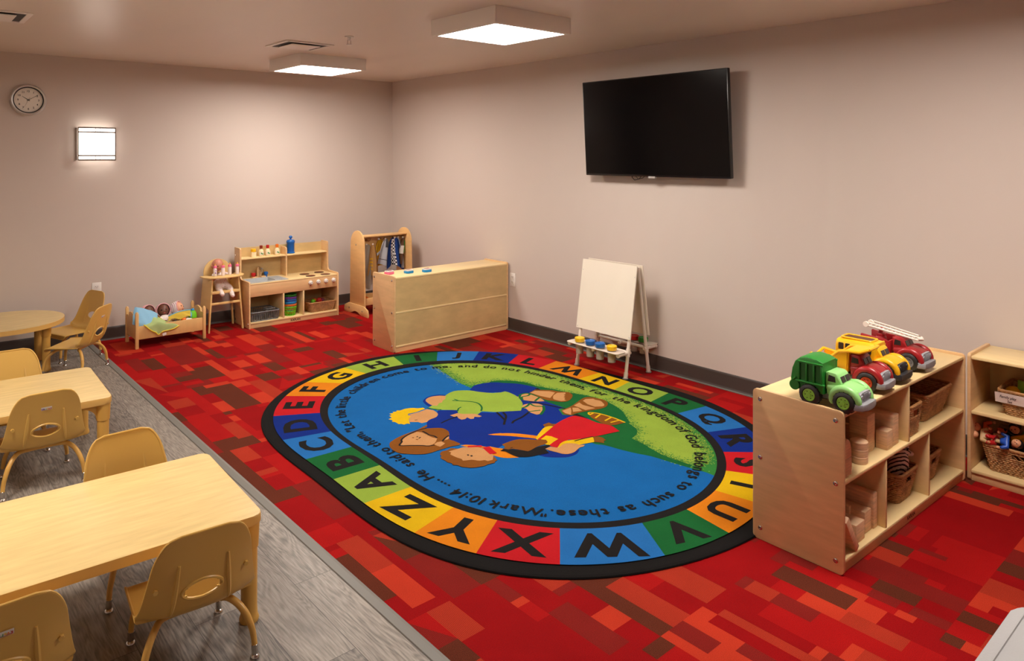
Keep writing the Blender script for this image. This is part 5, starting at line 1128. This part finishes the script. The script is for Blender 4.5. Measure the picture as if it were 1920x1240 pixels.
MB().lathe([(0, 0), (.03, 0), (.036, .02), (.034, .05), (0, .055)], seg=16).build('body', ORNG, t)
MB().lathe([(0, .05), (.036, .05), (.033, .085), (.02, .11), (0, .115)], seg=16).build('top', LG_, t)
MB().ell((0, 0, .118), (.016, .016, .012), 12, 8).build('tip', MATS['sky_blue'], t)
t = thing('soft_toy', 'small white and orange toy lying by the bed rail at its foot', 'toy', (BX + .15, BY - .11, .15))
MB().ell((0, 0, .02), (.04, .022, .02)).build('body', WHITE, t); MB().ell((-.035, 0, .03), (.022, .02, .02)).build('head', ORNG, t)
# ================================================================ HIGH CHAIR
HC = mat('highchair_maple', (226, 190, 124), .42, noise=.06, nscale=5, stretch=(1, 1, 5))
t = thing('doll_high_chair', 'maple doll high chair with tray beside the toy kitchen', 'high chair', (-2.01, -.225, 0))
for s in (-1, 1):
    pr = [(-.135, 0), (-.107, 0), (-.103, .2)] + [(-.095 + .19 * i / 6, .2 + .018 * math.sin(math.pi * i / 6)) for i in range(1, 6)] + [(.103, .2), (.107, 0), (.135, 0), (.118, .485), (-.122, .485)]
    sh_ = Matrix(((1, 0, -s * .075, s * .155), (0, 1, 0, 0), (0, 0, 1, 0), (0, 0, 0, 1)))
    MB().prism(pr, -.007, .007, ax='x', bev=.002, M=sh_).build('side_panel', HC, t)
MB().prism([(-.115, .33), (.115, .33), (.125, .52)] + [(.125 * math.cos(R(a)), .52 + .115 * math.sin(R(a))) for a in range(10, 171, 10)] + [(-.125, .52)], .1, .112, ax='y', bev=.003).build('backrest', HC, t)
MB().bb(-.118, .118, -.11, .11, .355, .367, .003).build('seat', HC, t)
MB().bb(-.14, .14, -.125, -.105, .245, .265, .004).bb(-.13, .13, -.13, -.115, .345, .37, .003).build('foot_rest', HC, t)
MB().prism([(-.185, .02), (-.185, -.08), (-.15, -.14), (-.06, -.17), (.06, -.17), (.15, -.14), (.185, -.08), (.185, .02), (.12, .02), (.12, -.03), (-.12, -.03), (-.12, .02)], .487, .5, bev=.003).build('tray', HC, t)
t = thing('baby_doll', 'bald baby doll in white printed sleepsuit sitting in the high chair', 'doll', (-2.01, -.225, .367))
V = [(0, .03, .04), (0, .045, .09), (0, .045, .135), (-.035, -.02, .03), (-.05, -.09, .015), (-.035, -.135, -.03), (.035, -.02, .03), (.05, -.09, .015), (.055, -.14, -.05), (-.06, .03, .13), (-.075, -.01, .1), (.06, .03, .13), (.08, -.02, .1), (-.035, -.155, -.035), (.06, -.16, -.055)]
E_ = [(0, 1), (1, 2), (0, 3), (3, 4), (4, 5), (0, 6), (6, 7), (7, 8), (2, 9), (9, 10), (2, 11), (11, 12), (5, 13), (8, 14)]
skin_body('sleepsuit', V, E_, [.05, .048, .024, .036, .03, .02, .036, .03, .02, .02, .016, .02, .016, .016, .016], PRINT, t)
doll_head(t, (-.02, .035, .215), .057, SKT, None, (.1, -1, -.12)); hand_part(t, (-.076, -.02, .1), (.2, -1, 0), SKT, 1.2); hand_part(t, (.081, -.03, .1), (-.2, -1, 0), SKT, 1.2)
MILK = mat('bottle_milk', (236, 226, 226), .3)
for x, y, lab in ((-2.088, -.29, 'pink toy bottle with purple marks, leftmost on the high chair tray'), (-2.021, -.306, 'pink capped toy milk bottle in front of the doll, second from the left'), (-1.953, -.29, 'pink capped toy milk bottle, third from the left on the tray'), (-1.888, -.303, 'pink capped toy milk bottle at the right end of the tray')):
    t = thing('toy_milk_bottle', lab, 'toy bottle', (x, y, .5005), 0, 'pink toy milk bottles on the high chair tray')
    MB().lathe([(0, 0), (.0145, 0), (.016, .003), (.016, .06), (.013, .072), (.013, .076), (0, .076)], seg=20).build('bottle', MILK, t)
    MB().lathe([(0, .074), (.0155, .074), (.0155, .092), (.013, .095), (0, .095)], seg=20).build('collar', PINK, t)
    MB().lathe([(0, .094), (.009, .095), (.005, .104), (.004, .112), (0, .114)], seg=12).build('nipple', mat('nipple_amber', (226, 160, 60), .4), t)
    if 'purple' in lab: MB().ell((0, -.0158, .03), (.007, .0012, .006), 10, 6).ell((.003, -.0158, .05), (.005, .0012, .005), 10, 6).build('print', MATS['purple'], t)
# ================================================================ TOY TRUCKS
TYRE = mat('tyre_black', (34, 31, 30), .55, bump=.3, nscale=120)
SILG = mat('grille_grey', (150, 150, 156), .35)
GLS = mat('cab_window', (44, 40, 40), .3)
DKGR = mat('charcoal_plastic', (48, 48, 52), .4)
MAR = mat('maroon_plastic', (158, 30, 36), .32)
TRY = mat('truck_yellow', (242, 182, 22), .35)
DKGN = mat('truck_green', (34, 128, 44), .38)
def sring(x, w_, z0, z1, n=3.2, k=28):
    out = []; zc_, h_ = (z0 + z1) / 2, (z1 - z0) / 2
    for i in range(k):
        a = 2 * math.pi * i / k; c, s = math.cos(a), math.sin(a)
        out.append((x, w_ * math.copysign(abs(c) ** (2 / n), c), zc_ + h_ * math.copysign(abs(s) ** (2 / n), s)))
    return out
def truck_base(label, cabm, hubm, grillm, bumpm, chm, cab_x=0.0, group='plastic toy trucks on the cabinet top'):
    t = thing('toy_truck', label, 'toy truck', (0, 0, 0), 0, group)
    MB().bb(-.12, .1, -.028, .028, .026, .05, .004).build('chassis', chm, t)
    for x in (.076, -.056):
        for s in (-1, 1):
            wp = [(.0, -.02), (.026, -.02), (.034, -.019), (.04, -.014), (.0405, 0), (.04, .014), (.034, .019), (.027, .02), (.025, .016), (0, .016)]
            M = Matrix.Translation((x, s * .058, .0405)) @ Matrix.Rotation(R(-90 * s), 4, 'X')
            mb = MB(); mb.lathe(wp, seg=32, M=M)
            for k in range(16):
                a = 2 * math.pi * k / 16; mb.box((.0398 * math.cos(a), .0398 * math.sin(a), 0), (.004, .006, .026), .0008, 0, M)
            wl = mb.build('wheel', TYRE, t)
            mb = MB(); mb.lathe([(0, .012), (.023, .012), (.024, .018), (.021, .019), (.019, .0165), (.009, .0165), (.007, .02), (0, .02)], seg=24, M=M); mb.build('hub', hubm, wl)
            mb = MB()
            for k in range(6):
                a = 2 * math.pi * k / 6; mb.box((.0145 * math.cos(a), .0145 * math.sin(a), .0168), (.004, .003, .0006), 0, 0, M @ Matrix.Identity(4))
            mb.build('hub_holes', DARK, wl)
    # hood
    mb = MB(); mb.rings([sring(.005, .052, .045, .1), sring(.04, .054, .045, .104), sring(.075, .054, .046, .103), sring(.1, .05, .046, .096), sring(.118, .044, .048, .086), sring(.124, .036, .052, .078)])
    # fenders
    for s in (-1, 1):
        P = [(.076 + .05 * math.cos(R(a)), s * .056, .04 + .05 * math.sin(R(a))) for a in range(-12, 200, 10)]
        mb.tube(P, [.006 + .010 * math.sin(math.pi * i / (len(P) - 1)) ** .4 for i in range(len(P))], 10)
        mb.box((.076, s * .048, .075), (.09, .03, .03), .01)
    # cab
    pr = [(-.004, .07), (.062, .092), (.06, .1), (.046, .132), (.036, .14), (.006, .142), (-.004, .136)]
    mb.prism(pr, -.047, .047, ax='y', bev=.009)
    cab = mb.build('cab', cabm, t)
    def win(P): q = MB(); n = (Vector(P[1]) - Vector(P[0])).cross(Vector(P[2]) - Vector(P[0])).normalized() * .0012; q.rings([[tuple(Vector(p) - n) for p in P], [tuple(Vector(p) + n) for p in P]]); return q
    for s in (-1, 1):
        win([(.006, s * .0475, .105), (.036, s * .0475, .105), (.034, s * .0475, .126), (.01, s * .0475, .13)]).build('side_window', GLS, cab, smooth=False)
    for a, b in ((-.036, -.004), (.004, .036)):
        win([(.0588, a, .106), (.0588, b, .106), (.0495, b, .1265), (.0495, a, .1265)]).build('windscreen', GLS, cab, smooth=False)
    mb = MB(); mb.rings([sring(.116, .046, .046, .083, 4), sring(.124, .048, .044, .085, 4), sring(.129, .046, .046, .083, 4)])
    for k in range(7): mb.box((.1305, -.021 + k * .007, .066), (.005, .0032, .028), .001)
    for s in (-1, 1): mb.cyl((.126, s * .036, .066), (.133, s * .036, .066), .0095, .008, seg=16, bev=.001)
    mb.build('grille', grillm, t)
    MB().prism([(.128, -.068), (.145, -.06), (.149, -.03), (.15, 0), (.149, .03), (.145, .06), (.128, .068), (.11, .072), (.108, .05), (.118, 0), (.108, -.05), (.11, -.072)], .02, .046, bev=.005).build('bumper', bumpm, t)
    return t, cab
# green recycling truck
t, cab = truck_base('green toy recycling truck with light green cab, nearest on the cabinet', LIME, mat('hub_lime', (150, 216, 80), .38), SILG, SILG, SILG)
pr = [(-.006, .05), (-.006, .172), (-.03, .182), (-.07, .186), (-.1, .178), (-.12, .16), (-.132, .13), (-.138, .09), (-.135, .062), (-.115, .05), (-.1, .06), (-.02, .05)]
b = MB().prism(pr, -.062, .062, ax='y', bev=.007).build('bin_body', DKGN, t)
for s in (-1, 1):
    mb = MB()
    for x in (-.1, -.07, -.04, -.01): mb.box((x, s * .065, .125), (.007, .01, .075), .0015)
    mb.box((-.055, s * .065, .163), (.1, .01, .008), .0015); mb.box((-.055, s * .066, .086), (.115, .014, .008), .002); mb.build('side_frame', DKGN, b)
    for x in (-.085, -.055, -.025): MB().bb(x - .011, x + .011, s * .0615, s * .0628, .095, .155).build('side_panel', mat('deep_green', (26, 104, 36), .45), b)
    MB().cyl((-.118, s * .06, .066), (-.118, s * .07, .066), .021, seg=24, bev=.002).build('pivot_disc', DKGN, b)
    MB().tube([(-.13, s * .067, .08), (-.112, s * .068, .098)], .0035, 6).build('lever', DKGN, b)
G1 = t
# dump truck
t, cab = truck_base('toy dump truck with dark red cab and yellow tipping bed', MAR, mat('hub_orange', (206, 72, 30), .4), SILG, SILG, SILG)
mb = MB()
side = [(-.155, .098), (-.15, .112), (-.1, .104), (-.062, .118), (-.035, .142), (.0, .148), (.05, .15), (.078, .163), (.075, .168), (.04, .158), (-.01, .156), (-.045, .15), (-.07, .128), (-.1, .114), (-.15, .122), (-.16, .105)]
for s in (-1, 1):
    wl_ = [(-.155, .1), (-.15, .112), (-.1, .106), (-.062, .12), (-.035, .144), (-.005, .15), (-.008, .07), (-.06, .062), (-.12, .08)]
    mb.prism(wl_, s * .062 - .003, s * .062 + .003, ax='y', bev=.001)
    mb.tube([(-.158, s * .064, .116), (-.13, s * .064, .112), (-.1, s * .064, .108), (-.066, s * .064, .122), (-.038, s * .064, .148), (0, s * .064, .155), (.045, s * .062, .157), (.08, s * .05, .172)], .0065, 8)
mb.prism([(-.158, .095), (-.155, .088), (-.12, .074), (-.06, .056), (-.004, .064), (-.0, .15), (.045, .152), (.08, .168), (.082, .174), (.04, .162), (-.012, .158), (-.016, .075), (-.06, .064), (-.12, .082)], -.06, .06, ax='y', bev=.001)
mb.tube([(.08, -.05, .172), (.085, 0, .174), (.08, .05, .172)], .0055, 8); mb.tube([(-.158, -.064, .116), (-.162, 0, .1), (-.158, .064, .116)], .006, 8)
mb.build('tipping_bed', TRY, t)
G2 = t
# school bus
t, cab = truck_base('yellow toy school bus with charcoal bumper, third in the row', TRY, mat('hub_black', (50, 48, 48), .4), DKGR, DKGR, DKGR)
mb = MB(); mb.rings([sring(-.138, .058, .045, .14, 5), sring(-.134, .062, .042, .152, 5), sring(-.0, .062, .042, .157, 5), sring(.028, .06, .05, .155, 5), sring(.036, .055, .09, .15, 5)])
b = mb.build('bus_body', TRY, t)
MB().prism(rrect(-.115, .005, -.03, .03, .012), .1565, .159).build('roof_slot', mat('slot_brown', (96, 56, 30), .5), b)
mb = MB(); mb.tube([(x, y, .158) for x, y in rrect(-.122, .012, -.036, .036, .014)], .0045, 8, closed=True); mb.tube([(.03, -.05, .15), (.034, 0, .152), (.03, .05, .15)], .004, 6); mb.build('roof_rim', TRY, b)
for s in (-1, 1):
    for x in (-.122, -.092, -.062, -.032, -.002): MB().prism(rrect(x - .0, x + .022, .108, .138, .004, 2), s * .0625 - .0012, s * .0625 + .0012, ax='y').build('bus_window', GLS, b)
for s in (-1, 1): MB().bb(.0365, .039, s * .028 - .018, s * .028 + .018, .108, .138, .002).build('windscreen', GLS, b)
G3 = t
# fire truck
t, cab = truck_base('dark red toy fire engine with a raised white ladder, farthest in the row', MAR, mat('hub_grey', (120, 118, 120), .4), SILG, SILG, SILG)
mb = MB()
for s in (-1, 1):
    mb.prism([(-.14, .05), (-.012, .05), (-.012, .118), (-.03, .124), (-.135, .134), (-.14, .13)], s * .06 - .004, s * .06 + .004, ax='y', bev=.003)
mb.bb(-.138, -.01, -.058, .058, .05, .085, .004); mb.bb(-.016, -.008, -.058, .058, .05, .12, .003)
b = mb.build('truck_body', MAR, t)
for s in (-1, 1): 
    mb = MB(); mb.box((-.075, s * .0655, .104), (.11, .004, .006), .001); mb.box((-.075, s * .0655, .078), (.12, .006, .008), .002); mb.build('side_rail', MAR, b)
MB().cyl((-.07, 0, .085), (-.07, 0, .125), .028, .022, seg=20, bev=.003).bb(-.085, -.055, -.02, .02, .12, .14, .004).build('turntable', MAR, t)
mb = MB(); A = Vector((-.125, 0, .168)); B_ = Vector((.098, 0, .138)); 
for s in (-1, 1):
    mb.tube([A + Vector((0, s * .026, 0)), B_ + Vector((0, s * .022, 0))], .005, 8); mb.tube([A + Vector((.01, s * .026, .014)), B_ + Vector((-.01, s * .022, .012))], .0035, 6)
    for k in range(9): p = A.lerp(B_, (k + .5) / 9); mb.tube([p + Vector((0, s * .025, 0)), p + Vector((0, s * .025, .013))], .002, 5)
    mb.cyl(A + Vector((-.004, s * .022, .004)), A + Vector((-.004, s * .032, .004)), .014, seg=18, bev=.002)
for k in range(12): p = A.lerp(B_, (k + .5) / 12); mb.tube([p + Vector((0, -.025, 0)), p + Vector((0, .025, 0))], .0028, 6)
mb.tube([B_ + Vector((0, -.022, .004)), B_ + Vector((.012, 0, .002)), B_ + Vector((0, .022, .004))], .007, 8)
mb.build('ladder', mat('ladder_white', (240, 228, 216), .35), t)
MB().cyl((-.07, -.012, .135), (-.07, .012, .16), .01, seg=12).build('ladder_mount', MAR, t)
MB().cyl((.02, 0, .14), (.02, 0, .148), .008, seg=12, bev=.002).build('beacon', RED, cab)
G4 = t
for g, x, y, rz in ((G1, -1.548, -5.652, -89), (G2, -1.222, -5.602, -88), (G3, -1.03, -5.6, -90), (G4, -.765, -5.605, -91)):
    g.location = (x, y, .6145); g.rotation_euler.z = R(rz)
G2.location.z = G3.location.z = G4.location.z = .6145
# ================================================================ WOODEN BLOCKS
def block(name, label, x0, x1, y0, y1, z0, z1, grp, rz=0, bev=.003):
    t = MB().box((0, 0, (z1 - z0) / 2), (x1 - x0, y1 - y0, z1 - z0), bev).build(name, BLOCK, None, ((x0 + x1) / 2, (y0 + y1) / 2, z0), (0, 0, rz))
    return tag(t, label, 'block', grp)
gU = 'wooden blocks on the cabinet middle shelf'; gL = 'long wooden blocks on the cabinet bottom shelf'
z = .3555
block('wooden_block', 'square wooden block forming the base of the two block column behind the discs', -1.285, -1.215, -5.68, -5.61, z, z + .075, gU)
block('wooden_block', 'wooden block with swirled grain set on top of the column behind the discs', -1.29, -1.215, -5.685, -5.61, z + .0755, z + .158, gU)
block('wooden_block', 'wooden block just right of the column base, mostly hidden', -1.212, -1.19, -5.675, -5.55, z, z + .075, gU)
block('wooden_block', 'small cube shaped wooden block in front of the big upper shelf block', -1.185, -1.125, -5.722, -5.675, z, z + .078, gU)
block('wooden_block', 'biggest wooden block on the middle shelf, beside the divider', -1.118, -1.056, -5.72, -5.58, z, z + .128, gU)
block('wooden_block', 'tall wooden block deep in the shelf behind the column', -1.26, -1.19, -5.54, -5.47, z, z + .17, gU)
for i, w_ in enumerate(('bottom', 'middle', 'top')):
    d = MB().cyl((0, 0, 0), (0, 0, .0285), .034, seg=32, bev=.002).build('wooden_disc', BLOCK, None, (-1.388 + .001 * i, -5.69, z + .029 * i))
    tag(d, '%s round wooden disc of the stack of three' % w_, 'block', 'stacked wooden discs')
block('wooden_block', 'rectangular wooden block under the half round one, by the cabinet end', -1.6, -1.525, -5.722, -5.64, z, z + .068, gU)
d = MB().prism([(.037 * 1.9 * math.cos(R(a)) / 1.9, .075 * math.sin(R(a))) for a in range(0, 181, 10)], -.04, .04, ax='y', bev=.002).build('half_round_block', BLOCK, None, (-1.5625, -5.68, z + .069))
tag(d, 'half round wooden block standing on a rectangular one by the cabinet end', 'block', gU)
z = .0555
block('wooden_block', 'tallest long wooden block on the bottom shelf, against the divider', -1.292, -1.256, -5.71, -5.45, z, z + .145, gL)
block('wooden_block', 'medium long wooden block second from the front left on the bottom shelf', -1.36, -1.298, -5.703, -5.44, z, z + .088, gL)
block('wooden_block', 'lowest long wooden block at the front of the bottom shelf', -1.47, -1.39, -5.715, -5.46, z, z + .075, gL)
block('wooden_block', 'long wooden block behind the lowest one on the bottom shelf', -1.384, -1.364, -5.65, -5.42, z, z + .1, gL)
d = MB().box((0, 0, 0), (.03, .05, .17), .003).build('wooden_plank', BLOCK, None, (-1.553, -5.712, .055 + .077), (0, R(-33), 0))
tag(d, 'wooden plank leaning against the cabinet end on the bottom shelf', 'block', gL)
# ================================================================ BASKET CONTENTS
ZEB = bpy.data.materials.new('zebra_stripes'); ZEB.use_nodes = True; n = ZEB.node_tree; b = n.nodes['Principled BSDF']; b.inputs['Roughness'].default_value = .6
tc = n.nodes.new('ShaderNodeTexCoord'); wv = n.nodes.new('ShaderNodeTexWave'); wv.bands_direction = 'DIAGONAL'; wv.inputs['Scale'].default_value = 26; wv.inputs['Distortion'].default_value = 2.2; wv.inputs['Detail Scale'].default_value = 1.5
r_ = n.nodes.new('ShaderNodeValToRGB'); r_.color_ramp.interpolation = 'CONSTANT'; r_.color_ramp.elements[0].color = srgb((40, 26, 28)); r_.color_ramp.elements[1].color = srgb((232, 216, 206)); r_.color_ramp.elements[1].position = .33
n.links.new(tc.outputs['Object'], wv.inputs['Vector']); n.links.new(wv.outputs['Fac'], r_.inputs[0]); n.links.new(r_.outputs[0], b.inputs['Base Color'])
t = thing('toy_zebra', 'striped toy zebra climbing out of the wicker basket', 'toy animal', (-.91, -5.66, .088)); t.scale = (1.15, 1.15, 1.1)
V = [(-.02, 0, .06), (-.005, 0, .095), (.01, -.005, .125), (.028, -.01, .15), (.05, -.015, .145), (.068, -.018, .135), (-.03, .02, .02), (-.03, -.02, .02), (.03, .03, .08), (.035, -.03, .075)]
E_ = [(0, 1), (1, 2), (2, 3), (3, 4), (4, 5), (0, 6), (0, 7), (2, 8), (2, 9)]
skin_body('body', V, E_, [.034, .033, .027, .02, .017, .013, .012, .012, .01, .01], ZEB, t)
mb = MB(); mb.ell((.035, -.002, .172), (.006, .004, .012), 8, 6); mb.build('ear', ZEB, t); MB().ell((.034, -.026, .17), (.006, .004, .012), 8, 6).build('ear', ZEB, t)
MB().ell((.078, -.02, .132), (.012, .012, .01), 12, 8).build('muzzle', WHITE, t)
t = thing('toy_animal_bundle', 'pale grey toy lying under the zebra in the basket', 'toy animal', (-.99, -5.60, .14)); MB().ell((0, 0, 0), (.035, .05, .03)).build('body', mat('pale_grey', (206, 190, 186), .6), t); MB().ell((.02, -.045, .01), (.018, .02, .016)).build('head', MATS['pale_grey'], t)
t = thing('toy_digger', 'yellow and black toy vehicle poking out of the basket nearest the corner', 'toy', (-.665, -5.64, .13))
MB().bb(-.03, .05, -.03, .03, .03, .07, .008).bb(-.02, .01, -.025, .025, .07, .1, .006).build('body', YEL, t); MB().cyl((.0, -.034, .025), (.0, .034, .025), .022, seg=18, bev=.003).build('wheel', BLACK, t); MB().cyl((.045, -.034, .025), (.045, .034, .025), .022, seg=18, bev=.003).build('wheel', BLACK, t)
# play food in the kitchen basket
FX, FY = KX + .76, KY + .13
for i, (dx, dy, r_, m_, lab) in enumerate(((.0, -.02, .028, RED, 'red toy apple in the middle of the toy kitchen basket'), (-.055, .0, .024, MATS['bright_green'], 'green toy fruit in the toy kitchen basket'), (.05, .01, .022, mat('plum', (120, 40, 70), .4), 'dark plum toy fruit in the toy kitchen basket'), (-.02, .04, .022, ORNG, 'orange toy fruit at the back of the toy kitchen basket'))):
    t = thing('toy_fruit', lab, 'toy food', (FX + dx, FY + dy, .125), 0, 'toy food in the kitchen basket')
    MB().lathe([(0, r_ * .1), (r_ * .5, 0), (r_, r_ * .8), (r_ * .95, r_ * 1.3), (r_ * .45, r_ * 1.8), (0, r_ * 1.65)], seg=20).build('fruit', m_, t); MB().cyl((0, 0, r_ * 1.6), (.003, 0, r_ * 2.1), .002, seg=6).build('stem', CB, t)
MB()
t = thing('toy_fruit', 'yellow toy lemon in the family play set basket', 'toy food', (-.185, -5.925, .445)); MB().lathe([(0, -.036), (.008, -.032), (.02, -.018), (.025, 0), (.02, .018), (.008, .032), (0, .036)], seg=20, M=Matrix.Rotation(R(90), 4, 'X')).build('fruit', YEL, t)
t = thing('toy_building_plate', 'bright green studded plate standing in the family play set basket', 'toy', (-.2, -5.985, .41), R(70))
mb = MB(); mb.box((0, 0, .045), (.09, .008, .1), .002)
for i in range(7):
    for j in range(7): mb.cyl((-.036 + .012 * i, -.004, .008 + .0125 * j), (-.036 + .012 * i, -.0065, .008 + .0125 * j), .004, seg=8)
mb.build('plate', mat('plate_green', (130, 190, 60), .45), t)
t = thing('toy_block', 'orange toy block between the lemon and the green plate', 'toy', (-.2, -5.955, .43)); MB().box((0, 0, 0), (.03, .02, .03), .003).build('body', mat('amber', (226, 170, 60), .5), t)
# paper label on the upper basket
t = thing('paper_label', 'white handwritten family play set label on the upper right basket', 'label', (-.2865, -5.965, .40), R(-90))
lm = Matrix.Rotation(R(11), 4, 'X')
MB().box((0, 0, .032), (.18, .0008, .05), 0, 0, lm).build('paper', mat('paper_white', (236, 222, 214), .6), t, smooth=False)
mb = MB()
for body, x, z_ in (('Family play', -.036, .043), ('Set', -.03, .022)):
    V, F, wd, hy = text_geo(body, .019, .0002); 
    for v in [0]: mb._add([tuple(lm @ Vector((x + v_[0] * .8 + v_[1] * .2, -.0012, z_ + v_[1] - .005))) for v_ in V], F)
mb.build('handwriting', BLACK, t, norm=False, smooth=False)
# toy figures in the lower right basket
def figure(loc, rz, tilt, label, skin, shirt, trous, hair, s=1.0):
    t = thing('toy_figure', label, 'toy figure', loc, rz, 'toy figures heaped in the basket'); t.rotation_euler = (tilt[0], tilt[1], rz)
    V = [(0, 0, .045), (0, 0, .06), (0, 0, .078), (-.02, -.004, .072), (-.03, -.012, .05), (.02, -.004, .072), (.03, -.012, .05)]
    V = [tuple(s * q for q in v) for v in V]
    skin_body('torso', V, [(0, 1), (1, 2), (2, 3), (3, 4), (2, 5), (5, 6)], [r_ * s for r_ in (.015, .016, .013, .009, .0065, .009, .0065)], shirt, t)
    V = [(0, 0, .045), (-.011, 0, .025), (-.012, 0, .004), (-.012, -.01, 0), (.011, 0, .025), (.012, 0, .004), (.012, -.01, 0)]
    V = [tuple(s * q for q in v) for v in V]
    skin_body('legs', V, [(0, 1), (1, 2), (2, 3), (0, 4), (4, 5), (5, 6)], [r_ * s for r_ in (.014, .011, .008, .007, .011, .008, .007)], trous, t, sub=1)
    h = MB().ell((0, -.002 * s, .102 * s), (.016 * s, .016 * s, .018 * s), 16, 12).ell((0, -.018 * s, .1 * s), (.003 * s, .004 * s, .004 * s), 8, 6).build('head', skin, t)
    MB().ell((0, .003 * s, .108 * s), (.0175 * s, .0165 * s, .016 * s), 16, 10).build('hair', hair, t)
    for sx in (-1, 1):
        MB().ell((sx * .03 * s, -.014 * s, .045 * s), (.006 * s,) * 3, 8, 6).build('hand', skin, t); MB().ell((sx * .006 * s, -.0165 * s, .105 * s), (.002 * s, .0012 * s, .0024 * s), 6, 5).build('eye', BLACK, h)
    return t
TS_ = mat('toy_skin', (224, 160, 120), .45)
def posed(head_dir, front, loc, *a):
    figure(loc, 0, (0, 0, 0), *a); t = [o for o in COL.objects if o.name.startswith('toy_figure') and o.parent is None][-1]
    U = Vector(head_dir).normalized(); F = Vector(front); F = (F - U * F.dot(U)).normalized(); B_ = -F; S = B_.cross(U)
    t.rotation_euler = Matrix((S, B_, U)).transposed().to_euler()
DSK = mat('toy_skin_dark', (110, 70, 50), .45)
posed((0, -1, .12), (-.8, 0, .6), (-.28, -5.835, .207), 'toy figure in a blue top with dark hair lying along the basket rim', TS_, mat('toy_blue', (30, 84, 190), .4), RED, BLACK, 1.25)
posed((-.3, .9, .12), (-.7, 0, .7), (-.205, -5.905, .228), 'toy figure in orange brown with a white cap, left end of the heap', TS_, mat('toy_rust', (190, 84, 40), .5), mat('toy_rust', (190, 84, 40), .5), WHITE, 1.3)
posed((-.1, .95, -.05), (-.7, 0, .7), (-.255, -5.9, .218), 'toy figure in beige clothes below the white capped one', TS_, mat('toy_beige', (206, 172, 124), .5), mat('toy_beige', (206, 172, 124), .5), CB, 1.2)
posed((-.1, -.35, .9), (-1, 0, 0), (-.18, -5.885, .15), 'toy figure all in black in the middle of the heap', DSK, BLACK, BLACK, BLACK, 1.3)
posed((-.1, .4, .9), (-1, 0, 0), (-.19, -5.985, .15), 'toy figure in yellow and black toward the right of the heap', TS_, YEL, BLACK, BLACK, 1.25)
posed((0, -.7, .5), (-1, 0, 0), (-.17, -6.02, .18), 'toy figure in green at the right end of the heap', TS_, GREEN, GREEN, CB, 1.2)
posed((.1, .1, .9), (-1, 0, 0), (-.15, -5.90, .165), 'toy figure in khaki at the back of the heap', DSK, mat('toy_khaki', (140, 118, 84), .5), CB, CB, 1.2)
t = thing('toy_building_plate', 'bright green studded plate among the toy figures', 'toy', (-.15, -5.975, .215), R(20)); t.rotation_euler = (R(50), 0, R(60))
mb = MB(); mb.box((0, 0, 0), (.09, .006, .06), .002)
for i in range(6):
    for j in range(4): mb.cyl((-.036 + .0145 * i, -.003, -.021 + .014 * j), (-.036 + .0145 * i, -.006, -.021 + .014 * j), .004, seg=8)
mb.build('plate', MATS['plate_green'], t)
